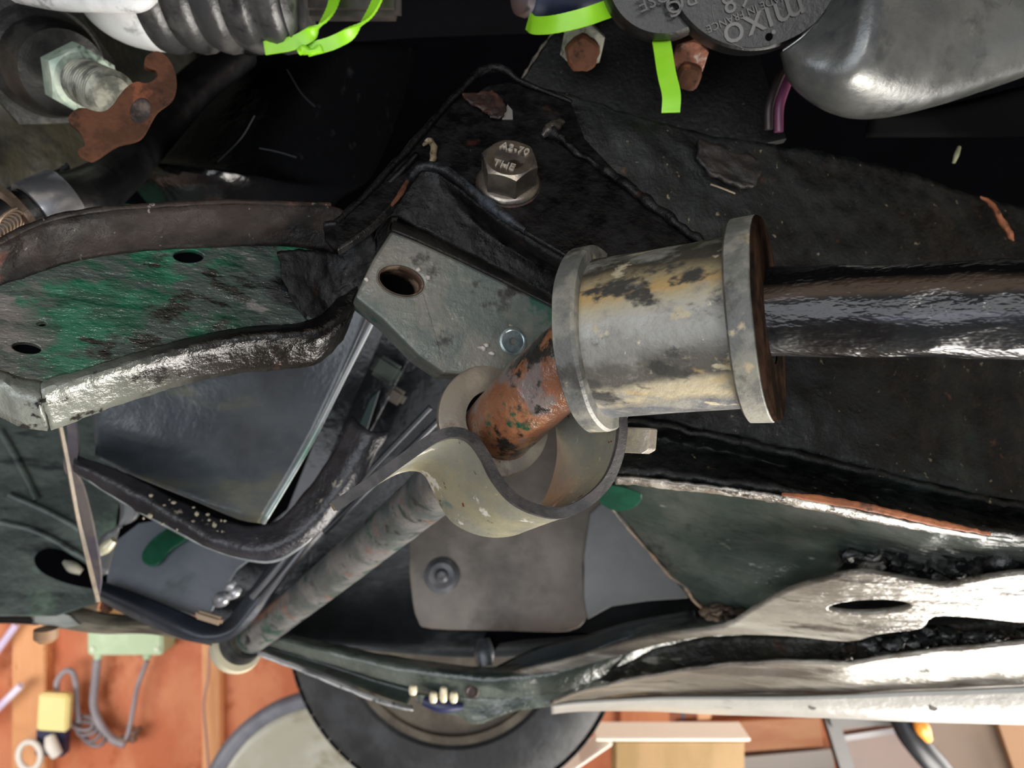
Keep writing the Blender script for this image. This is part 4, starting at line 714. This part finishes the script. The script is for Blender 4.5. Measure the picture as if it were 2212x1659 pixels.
tube('hanger_post', rw([(1044, 1380, .66), (1046, 1410, .655), (1048, 1440, .65)]), [.006, .009, .007], mat('post_dark', '33363a', [('53575b', 40, .5, .1, U1, 2)], .3, .2, .6, 150), vl, 16)
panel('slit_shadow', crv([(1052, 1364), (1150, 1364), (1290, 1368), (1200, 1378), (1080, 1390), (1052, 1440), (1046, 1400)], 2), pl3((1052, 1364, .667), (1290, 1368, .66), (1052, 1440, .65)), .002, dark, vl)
loft('inner_shelf', [rw([(1075, 1440, .655), (1160, 1400, .65), (1260, 1375, .65), (1360, 1345, .65), (1500, 1320, .65)]), rw([(1075, 1462, .632), (1160, 1440, .63), (1240, 1424, .628), (1340, 1384, .628), (1500, 1345, .63)])], mat('shelf_blue_grey', '42494d', [('8a9396', 14, .6, .08, (.5, 1, 1.5), 2)], .22, .1, .5, 60, coat=.3), vl, 8, 4, .002)
lathe('rust_hole', P(1020, 1494, .626), Vector((0, -1, -.1)), [(0, .006), (.001, .005), (.0, .003), (-.002, 0)], rust_dark, vl, 20)
studs = 'small cream pegs standing in for reflections at the bottom of the valance'  # out-of-focus reflections modelled as small cream pegs
for (x, y, rx, sc, lb) in ((892, 1490, .0036, 1.15, 'lone cream reflection peg left of the group of three under the valance'), (936, 1506, .0035, 1.3, 'left cream reflection peg of the group of three under the valance'), (958, 1500, .0034, 1.9, 'tall middle cream reflection peg of the group of three under the valance'), (980, 1506, .0035, 1.3, 'right cream reflection peg of the group of three under the valance')):
    c_ = P(x, y, .615); tag(tube('reflection_peg', [c_+Z*rx*sc, c_+Z*rx*sc*.8, c_, c_-Z*rx*sc*.8, c_-Z*rx*sc], [rx*.4, rx*.8, rx, rx*.8, rx*.4], mat('reflection_cream', 'e9dcbb', [], .25, .1), None, 16, 4), lb, 'stud', studs)
tag(tube('blue_plug', rw([(915, 1514, .63), (955, 1524, .628), (1000, 1526, .63)]), [.004, .006, .003], mat('plug_navy', '262b4d', [], .4), None, 14), 'dark blue plug below the group of three cream reflection pegs', 'plug')

# wheel arch panel with the pale lit surface (right)
wa = thing('wheel_arch', 'grey-green wet wheel arch panel fanning out below the chassis rail', 'panel', P(1650, 1170, .5))
loft('arch_skin', [rw([(1280, 1035, .50), (1400, 1042, .49), (1550, 1058, .47), (1700, 1082, .45), (1850, 1104, .43), (2000, 1130, .42), (2150, 1156, .41), (2400, 1180, .40)]),
                   rw([(1300, 1070, .52), (1420, 1100, .51), (1560, 1120, .49), (1700, 1136, .47), (1850, 1150, .45), (2000, 1166, .43), (2150, 1186, .42), (2400, 1220, .41)]),
                   rw([(1340, 1110, .54), (1440, 1160, .53), (1570, 1190, .515), (1700, 1200, .50), (1850, 1196, .475), (2000, 1204, .455), (2150, 1222, .44), (2400, 1250, .43)]),
                   rw([(1400, 1185, .55), (1480, 1240, .54), (1590, 1290, .53), (1700, 1275, .51), (1850, 1242, .49), (2000, 1250, .47), (2150, 1250, .455), (2400, 1270, .44)]),
                   rw([(1450, 1245, .56), (1520, 1310, .55), (1600, 1350, .54), (1700, 1300, .53), (1850, 1262, .51), (2000, 1272, .49), (2150, 1262, .47), (2400, 1290, .45)])], fan_m, wa, 10, 8, .002, .0012, 60)
panel('green_paint_patch', crv([(1290, 1052), (1330, 1050), (1385, 1068), (1370, 1096), (1330, 1104), (1296, 1086)], 3), pl3((1290, 1052, .498), (1385, 1068, .49), (1330, 1104, .505)), .001, green_br, wa, bev=.0003)
tube('arch_seam', rw([(1312, 1085, .525), (1350, 1135, .535), (1400, 1190, .545), (1448, 1246, .552), (1475, 1262, .55), (1500, 1300, .545), (1540, 1330, .54), (1560, 1342, .54)]), [.0009, .0009, .0010, .0012, .0018, .0016, .0022, .0030], mat('seam_tan', '77695a', [('9b8163', 60, .55, .08, U1, 2), ('3d3d38', 70, .55, .08, U1, 4)], .5, 0, .8, 200), wa, 10, 8, .0015, 120)
def clump(name, pts_, r, m, par, n=14, seed=1):
    rnd = random.Random(seed); bm = bmesh.new()
    for k in range(n):
        a, b = rnd.choice(list(zip(pts_, pts_[1:]))); c_ = a.lerp(b, rnd.random())+Vector([rnd.uniform(-1, 1)*r for _ in range(3)])
        tmp = bmesh.ops.create_icosphere(bm, subdivisions=2, radius=r*rnd.uniform(.4, 1.0), matrix=Matrix.Translation(c_) @ Matrix.Diagonal((rnd.uniform(.7, 1.8), 1, rnd.uniform(.4, 1), 1)))
        for v in tmp['verts']: v.co += noise.noise_vector(v.co*260)*r*.5
    o = from_bm(name, bm, m, par, 60); return o
cl = clump('crumbly_dirt', rw([(1540, 1320, .53), (1570, 1335, .53), (1606, 1340, .53)]), .005, mat('dirt_brown', '4a3c2f', [('8a7250', 60, .55, .08, U1, 2), ('211d1a', 60, .52, .07, U1, 5)], .6, 0, 1, 200), wa, 22, 3); cl['kind'] = 'stuff'
# sill
sl = thing('car_sill', 'wet sill panel with oval holes along the bottom right, its glare painted pale', 'sill', P(1850, 1400, .5))
sf = pl3((1250, 1460, .60), (2212, 1400, .455), (2000, 1250, .43))
panel('sill_upper', crv([(1080, 1462), (1200, 1436), (1310, 1404), (1420, 1376), (1560, 1356), (1620, 1322), (1700, 1278), (1780, 1254), (1860, 1238), (1940, 1250), (2040, 1266), (2120, 1252), (2300, 1236), (3100, 1225), (3100, 1372), (2300, 1352), (2120, 1338), (2020, 1334), (1990, 1360), (1900, 1372), (1830, 1388), (1700, 1376), (1560, 1374), (1440, 1390), (1330, 1420), (1210, 1450)], 3), sf, .004, sill_m, sl, holes=[ell(1878, 1312, 88, 14, -2)], bev=.0015)
hd = pl3((1780, 1330, .57), (1980, 1300, .52), (1880, 1290, .56))
panel('hole_depth', ell(1880, 1310, 120, 40), hd, .003, mat('hole_grey', '2c2d2e', [('4a4b4c', 20, .5, .1, U1, 2)], .4), sl, bev=0)
loft('sill_cavity', [rw([(1290, 1458, .63), (1390, 1415, .615), (1500, 1380, .60), (1700, 1375, .56), (1850, 1380, .54), (2050, 1340, .52), (2400, 1330, .50)]), rw([(1290, 1468, .63), (1390, 1482, .615), (1500, 1470, .60), (1700, 1450, .56), (1850, 1450, .54), (2050, 1430, .52), (2400, 1420, .50)])], mat('cavity_dark', '1b1d1c', [('3a3c38', 16, .5, .1, U1, 2), ('5a3c2e', 24, .64, .06, U1, 3), ('a8a7a0', 40, .68, .04, (.4, 1, 1.5), 6)], .35, 0, 1, 70), sl, 10, 5, .003, .003, 40)
sfl = lambda *a: rw(a)
xs_ = (1190, 1260, 1400, 1520, 1680, 1830, 1960, 2100, 2400)
def srow(ys, off): return rw([(x, y, .600-.000118*(x-1190)+off) for x, y in zip(xs_, ys)])
loft('sill_lower', [srow((1515, 1490, 1460, 1438, 1426, 1430, 1410, 1396, 1368), -.030), srow((1518, 1500, 1478, 1464, 1456, 1460, 1446, 1436, 1416), -.012), srow((1522, 1510, 1498, 1498, 1496, 1492, 1484, 1478, 1460), .006)], sill_m, sl, 8, 5, .002, .0012, 45)
loft('sill_step', [srow((1522, 1510, 1498, 1498, 1496, 1492, 1484, 1478, 1460), .006), srow((1525, 1514, 1508, 1508, 1505, 1500, 1492, 1486, 1470), .020)], mat('step_shadow', '8b8278', [('5b554d', 30, .6, .08, (.3, 1, 1), 2)], .5), sl, 8, 2, .0015, .0008, 40)
loft('sill_skirt', [srow((1524, 1516, 1508, 1506, 1506, 1502, 1495, 1490, 1476), .000), srow((1532, 1526, 1524, 1526, 1530, 1532, 1534, 1536, 1540), .010), srow((1540, 1534, 1534, 1540, 1545, 1550, 1556, 1560, 1568), .030)], mat('skirt_glare_white', '8f8d88', [('a5a39d', 7, .5, .12, (.4, 1, 1), 2), ('5d574f', 40, .68, .04, (.3, 1, 1), 3)], .3, 0, .3, 40, coat=.2), sl, 8, 5, .002)  # skirt whitened to carry the same painted glare as the sill
for (x, y) in ((1755, 1524), (2016, 1526)):
    lathe('drain_slot', P(x, y, .600-.000118*(x-1190)+.0065), Vector((0, -1, 0)), [(0, .0032), (.001, .0028), (.001, 0)], mat('slot_grey', '6a665f', [], .5), sl, 16)
tb = clump('torn_underseal', rw([(1870, 1222, .475), (1950, 1205, .465), (2040, 1225, .455), (2130, 1235, .445), (2212, 1210, .435), (2290, 1205, .425)]), .0095, mat('underseal', '131516', [('3a3c3a', 60, .55, .08, U1, 2), ('4d2f24', 40, .66, .05, U1, 4)], .22, 0, 1, 180), sl, 90, 5); tb['kind'] = 'stuff'
tb = clump('torn_underseal', rw([(1820, 1412, .505), (1900, 1398, .495), (2000, 1386, .485), (2100, 1382, .475), (2212, 1370, .465)]), .0055, MC["underseal"], sl, 50, 8); tb['kind'] = 'stuff'

# ================= ROAD WHEEL =================
wh = thing('road_wheel', 'black tyre on a dusty rim hanging behind the valance at the bottom centre', 'wheel', P(985, 1345, 1.2))
wc = P(985, 1345, 1.20); wx = Vector((-.10, -1, .04)).normalized(); k_ = 1.2/F
R0 = 352*k_; r0 = 218*k_
tyre_ = lathe('tyre', wc, wx, [(.05, r0), (.062, r0+.012), (.066, r0+.04), (.062, R0-.03), (.050, R0-.008), (.03, R0), (-.05, R0), (-.085, R0-.008), (-.10, R0-.035), (-.10, r0+.02), (-.09, r0)], tyre_m, wh, 96, 30, loop=True)
for k in range(72):
    a = 2*PI*k/72; ax_, s_, u_ = basis(wx)
    if k == 0:
        bmt = bmesh.new(); bmesh.ops.create_cube(bmt, size=1); 
        me_t = bpy.data.meshes.new('tread_block'); bmt.transform(Matrix.Diagonal((.0222, .11, .0016, 1))); bmt.to_mesh(me_t); bmt.free(); me_t.materials.append(tyre_m)
    n_ = s_*math.cos(a)+u_*math.sin(a)
    if n_.z > .35: continue
    tb_ = bpy.data.objects.new('tread_block', me_t); C.objects.link(tb_); tt_ = n_.cross(ax_)
    M = Matrix((tt_, ax_, n_)).transposed().to_4x4(); M.translation = wc+n_*(R0+.001)-ax_*.012; tb_.parent = tyre_; tb_.matrix_basis = M
lathe('rim', wc, wx, [(.052, r0+.004), (.058, r0+.006), (.058, r0-.006), (.046, r0-.012), (.040, r0-.035), (-.03, r0-.05), (-.03, 0), (-.04, 0), (-.04, r0-.04), (-.05, r0)], rim_m, wh, 96, 40)

# ================= THINGS ON AND NEAR THE BACK WALL =================
dish = thing('round_basin', 'round cream basin with a thick grey rim leaning beside the tyre', 'basin', P(690, 1760, 1.9))
dc = P(700, 1770, 1.95); kk = 1.95/F; dx = Vector((.05, -1, .08)).normalized()
lathe('basin_bowl', dc, dx, [(.004, 238*kk), (.012, 228*kk), (.006, 205*kk), (-.02, 175*kk), (-.03, 120*kk), (-.032, 0), (-.04, 0), (-.038, 180*kk), (-.01, 232*kk)], mat('bowl_cream', '9b998b', [('a9a99f', 5, .5, .12, U1, 2), ('8a8472', 9, .6, .08, U1, 3)], .35), dish, 90, 50)
lathe('basin_rim', dc, dx, [(-.02, 232*kk), (.0, 236*kk), (.014, 246*kk), (.014, 262*kk), (0, 272*kk), (-.02, 270*kk)], mat('rim_slate', '5d5f68', [('6f717a', 8, .5, .1, U1, 2)], .5), dish, 90, 50, loop=True)
jb = thing('junction_box', 'pale green plastic junction box on the orange wall with cable glands underneath', 'junction box', P(268, 1390, 2.42))
jbm = mat('junction_green', 'b6cda6', [('c5d9b6', 8, .5, .1, U1, 2)], .5)
pa, pb = P(188, 1416, 2.40), P(350, 1330, 2.40)
jbb = box('box_body', Vector(((pa.x+pb.x)/2, 2.45, (pa.z+pb.z)/2)), pb.x-pa.x, .10, pb.z-pa.z, jbm, jb, bev=.006)
for x in (206, 318): lathe('cable_gland', P(x if x > 300 else 212, 1412, 2.44), Vector((0, 0, -1)), [(0, .014), (.016, .013), (.018, .009), (.018, 0)], jbm, jb, 20)
for (x, y) in ((200, 1402), (338, 1402)): lathe('box_screw', P(x, y, 2.398), Vector((0, -1, 0)), [(0, .008), (.003, .007), (.003, 0)], mat('screw_pale', 'dfe7d0', [], .4), jbb, 16)
cg = 'grey cables on the orange wall'
cab = mat('cable_grey', '8d868c', [('9f979c', 8, .5, .1, U1, 2)], .5)
def cable(pts_, r, label, grp=cg, m=cab, name='cable'): return tag(tube(name, rw(pts_), r, m, None, 12, 8), label, 'cable', grp)
cable([(210, 1424, 2.44), (206, 1470, 2.44), (202, 1520, 2.44), (214, 1560, 2.43), (240, 1595, 2.43), (270, 1608, 2.43)], .013, 'thick grey cable under the left end of the green junction box')
cable([(318, 1428, 2.44), (298, 1480, 2.44), (288, 1530, 2.44), (278, 1580, 2.43), (268, 1606, 2.43)], .0075, 'thinner grey cable from the right gland of the green junction box')
cable([(122, 1494, 2.42), (124, 1470, 2.42), (140, 1450, 2.42), (156, 1452, 2.42), (164, 1480, 2.43), (166, 1530, 2.43), (170, 1560, 2.43)], .009, 'grey cable looping over the yellow box')
pts_ = []
for k in range(90):
    a = k/90*2*PI*4; t_ = k/90; x = 178+34*t_+24*math.cos(a); y = 1558+44*t_+17*math.sin(a)+2*math.sin(a*2.3); pts_.append(P(x, y, 2.43-.02*math.sin(a)-.01*t_))
tag(tube('cable_coil', pts_, .0065, mat('coil_grey', '6d6468', [('8a8184', 9, .5, .1, U1, 2)], .5), None, 10, 2), 'bundled coil of dark grey cable below the junction box', 'cable')
tag(clump('cable_knot', rw([(245, 1590, 2.44), (300, 1575, 2.44), (270, 1605, 2.44)]), .016, mat('knot_brown', '7d6252', [], .6), None, 9, 4), 'brownish tangle where the grey cables meet', 'cable')
yb = thing('yellow_box', 'pale yellow box lid on a navy bracket on the orange wall at bottom left', 'box', P(118, 1535, 2.38))
c_ = P(119, 1536, 2.38); box('box_lid', c_, .098, .03, .120, mat('lid_yellow', 'ecd684', [('f2e09a', 6, .5, .1, U1, 2)], .5), yb, (0, .06, 0), .006)
c_ = P(115, 1600, 2.41); box('box_holder', c_, .092, .04, .085, mat('navy_box', '2e3150', [], .5), yb, (0, .06, 0), .004)
wc_ = 'white cable hanging at the bottom left'
wm = mat('cable_white', 'e3dcd2', [], .5)
tag(tube('white_plug', rw([(108, 1590, 2.37), (112, 1610, 2.36), (124, 1632, 2.36)]), [.015, .020, .017], wm, None, 16), 'white plug hanging in the navy holder below the yellow box', 'plug')
pts_ = [P(64+24*math.cos(a), 1632+30*math.sin(a), 2.36-.01*math.sin(a)) for a in [2*PI*k/40 for k in range(44)]]
tag(tube('white_cable', pts_+rw([(60, 1690, 2.36), (40, 1740, 2.37)]), .0095, wm, None, 12, 2), 'white cable looped at the bottom left corner', 'cable')
rods = mat('rod_lilac', 'd8c8e6', [('efe6f6', 6, .5, .1, U1, 2)], .3)
tag(tube('lilac_rod', rw([(-60, 1480, 2.40), (36, 1348, 2.40)]), .012, rods, None, 14, 4), 'upper pale lilac rod leaning across the wall at the left edge', 'rod', 'pale lilac rods at the left edge')
tag(tube('lilac_rod', rw([(-60, 1585, 2.38), (46, 1480, 2.38)]), .012, rods, None, 14, 4), 'lower pale lilac rod leaning across the wall at the left edge', 'rod', 'pale lilac rods at the left edge')
cable([(452, 1400, 2.42), (450, 1460, 2.42), (440, 1520, 2.42), (446, 1600, 2.42), (454, 1700, 2.42)], .004, 'thin pinkish cable running down beside the pale wall stud', None, mat('cable_pink', 'b58d84', [], .5))

# right-hand corner: cardboard box, plank, shelving
cb = thing('cardboard_box', 'tan cardboard box with a glaring sunlit top at the bottom right', 'box', P(1450, 1640, 1.5))
cbm = mat('cardboard_tan', '96784e', [('866b3f', 5, .5, .12, (3, 1, 1), 2)], .7)
a_, b_ = P(1330, 1606, 1.5), P(1612, 1606, 1.5)
box('box_walls', Vector(((a_.x+b_.x)/2, 1.54, a_.z-.415)), b_.x-a_.x, .06, .83, cbm, cb, bev=.003)
box('box_flap', Vector(((a_.x+b_.x)/2-.015, 1.54, a_.z+.006)), b_.x-a_.x+.05, .075, .006, mat('flap_glare_white', 'f2ede2', [], .6), cb, bev=.002)  # flaps whitened to put the sun's glare into their colour
box('side_flap', Vector((a_.x-.06, 1.54, a_.z-.04)), .13, .07, .006, MC['flap_glare_white'], cb, (0, -.6, 0), .002)
def plank(name, x0, y0, x1, y1, y2, y3, d, th, m, label, cat):
    pf = pl3((x0, y0, d), (x1, y1, d), (x0, y3, d)); return tag(panel(name, [(x0, y0), (x1, y1), (x1+8, y2), (x0, y3)], pf, th, m, None, bev=.002), label, cat)
plank('wooden_plank', 1470, 1566, 1772, 1548, 1612, 1634, 2.438, .03, wood_rd, 'reddish wooden plank lying behind the cardboard box', 'plank')
plank('pale_board', 1560, 1640, 1800, 1618, 1720, 1740, 2.44, .02, mat('board_grey_white', 'b3aca6', [], .6), 'pale grey board under the reddish plank', 'board')
plank('red_shelf_board', 1430, 1540, 1700, 1540, 1560, 1568, 2.472, .03, mat('board_red', '96502f', [], .6), 'narrow red-brown board on the wall just below the sill', 'board')
tr2 = thing('red_screwdriver', 'tool with a red collar and blue-grey handle standing below the sill', 'tool', P(1474, 1570, 2.483))
lathe('tool_handle', P(1474, 1530, 2.483), Vector((0, 0, -1)), [(0, .010), (.02, .013), (.04, .012), (.04, 0)], mat('handle_slate', '55586c', [], .5), tr2, 20)
lathe('tool_collar', P(1474, 1556, 2.483), Vector((0, 0, -1)), [(0, .014), (.005, .018), (.025, .018), (.03, .012), (.03, 0)], mat('collar_red', 'c2374f', [], .4), tr2, 20)
lathe('tool_tip', P(1474, 1578, 2.483), Vector((0, 0, -1)), [(0, .012), (.02, .011), (.024, .006), (.024, 0)], mat('tip_bluegrey', '8d97a6', [], .4), tr2, 20)
sv = thing('metal_shelf', 'dark metal shelf frame with a reddish back at the bottom right', 'shelf', P(1900, 1610, 1.7))
fd = mat('frame_dark', '161312', [('211d1b', 8, .5, .1, U1, 2)], .45)
def qp(name, pts_, d, th, m, par): return panel(name, pts_, pl3((pts_[0][0], pts_[0][1], d), (pts_[1][0], pts_[1][1], d), (pts_[2][0], pts_[2][1], d)), th, m, par, bev=.002)
qp('shelf_back', [(1800, 1560), (2000, 1560), (2060, 1760), (1860, 1760)], 1.80, .01, mat('back_redbrown', '3b2219', [('472a1c', 5, .5, .12, U1, 2)], .5), sv)
qp('shelf_post', [(1782, 1552), (1812, 1552), (1880, 1760), (1846, 1760)], 1.68, .03, fd, sv)
qp('shelf_top', [(1790, 1550), (1960, 1548), (1962, 1566), (1796, 1572)], 1.67, .03, fd, sv)
qp('shelf_rail', [(1800, 1592), (1945, 1570), (1948, 1584), (1806, 1606)], 1.70, .02, mat('rail_grey', '5b5658', [], .4), sv)
tag(tube('black_hose', rw([(1940, 1530, 1.6), (1962, 1580, 1.58), (1992, 1620, 1.57), (2030, 1665, 1.57), (2060, 1720, 1.57)]), .026, mat('hose_slate', '121417', [('1b1e24', 8, .5, .1, U1, 2)], .4), None, 20), 'thick black hose curving down in front of the dark shelf', 'hose')
tag(tube('orange_handle', rw([(1978, 1545, 1.55), (1992, 1572, 1.545), (2006, 1598, 1.55)]), [.008, .015, .008], mat('orange_plastic', 'd0862c', [], .4), None, 16), 'orange handle beside the black hose', 'handle')
bxb = tag(qp('brown_carton', [(1985, 1540), (2230, 1540), (2270, 1780), (2080, 1780)], 1.9, .2, mat('carton_brown', '5c4b3e', [('685647', 5, .5, .1, U1, 2)], .65), None), 'large dull brown carton in the bottom right corner', 'box')
tag(qp('tan_panel', [(2150, 1545), (2400, 1545), (2400, 1780), (2230, 1780)], 1.85, .02, mat('panel_tan', '6e4a26', [], .6), None), 'tan board against the brown carton at the right edge', 'board')
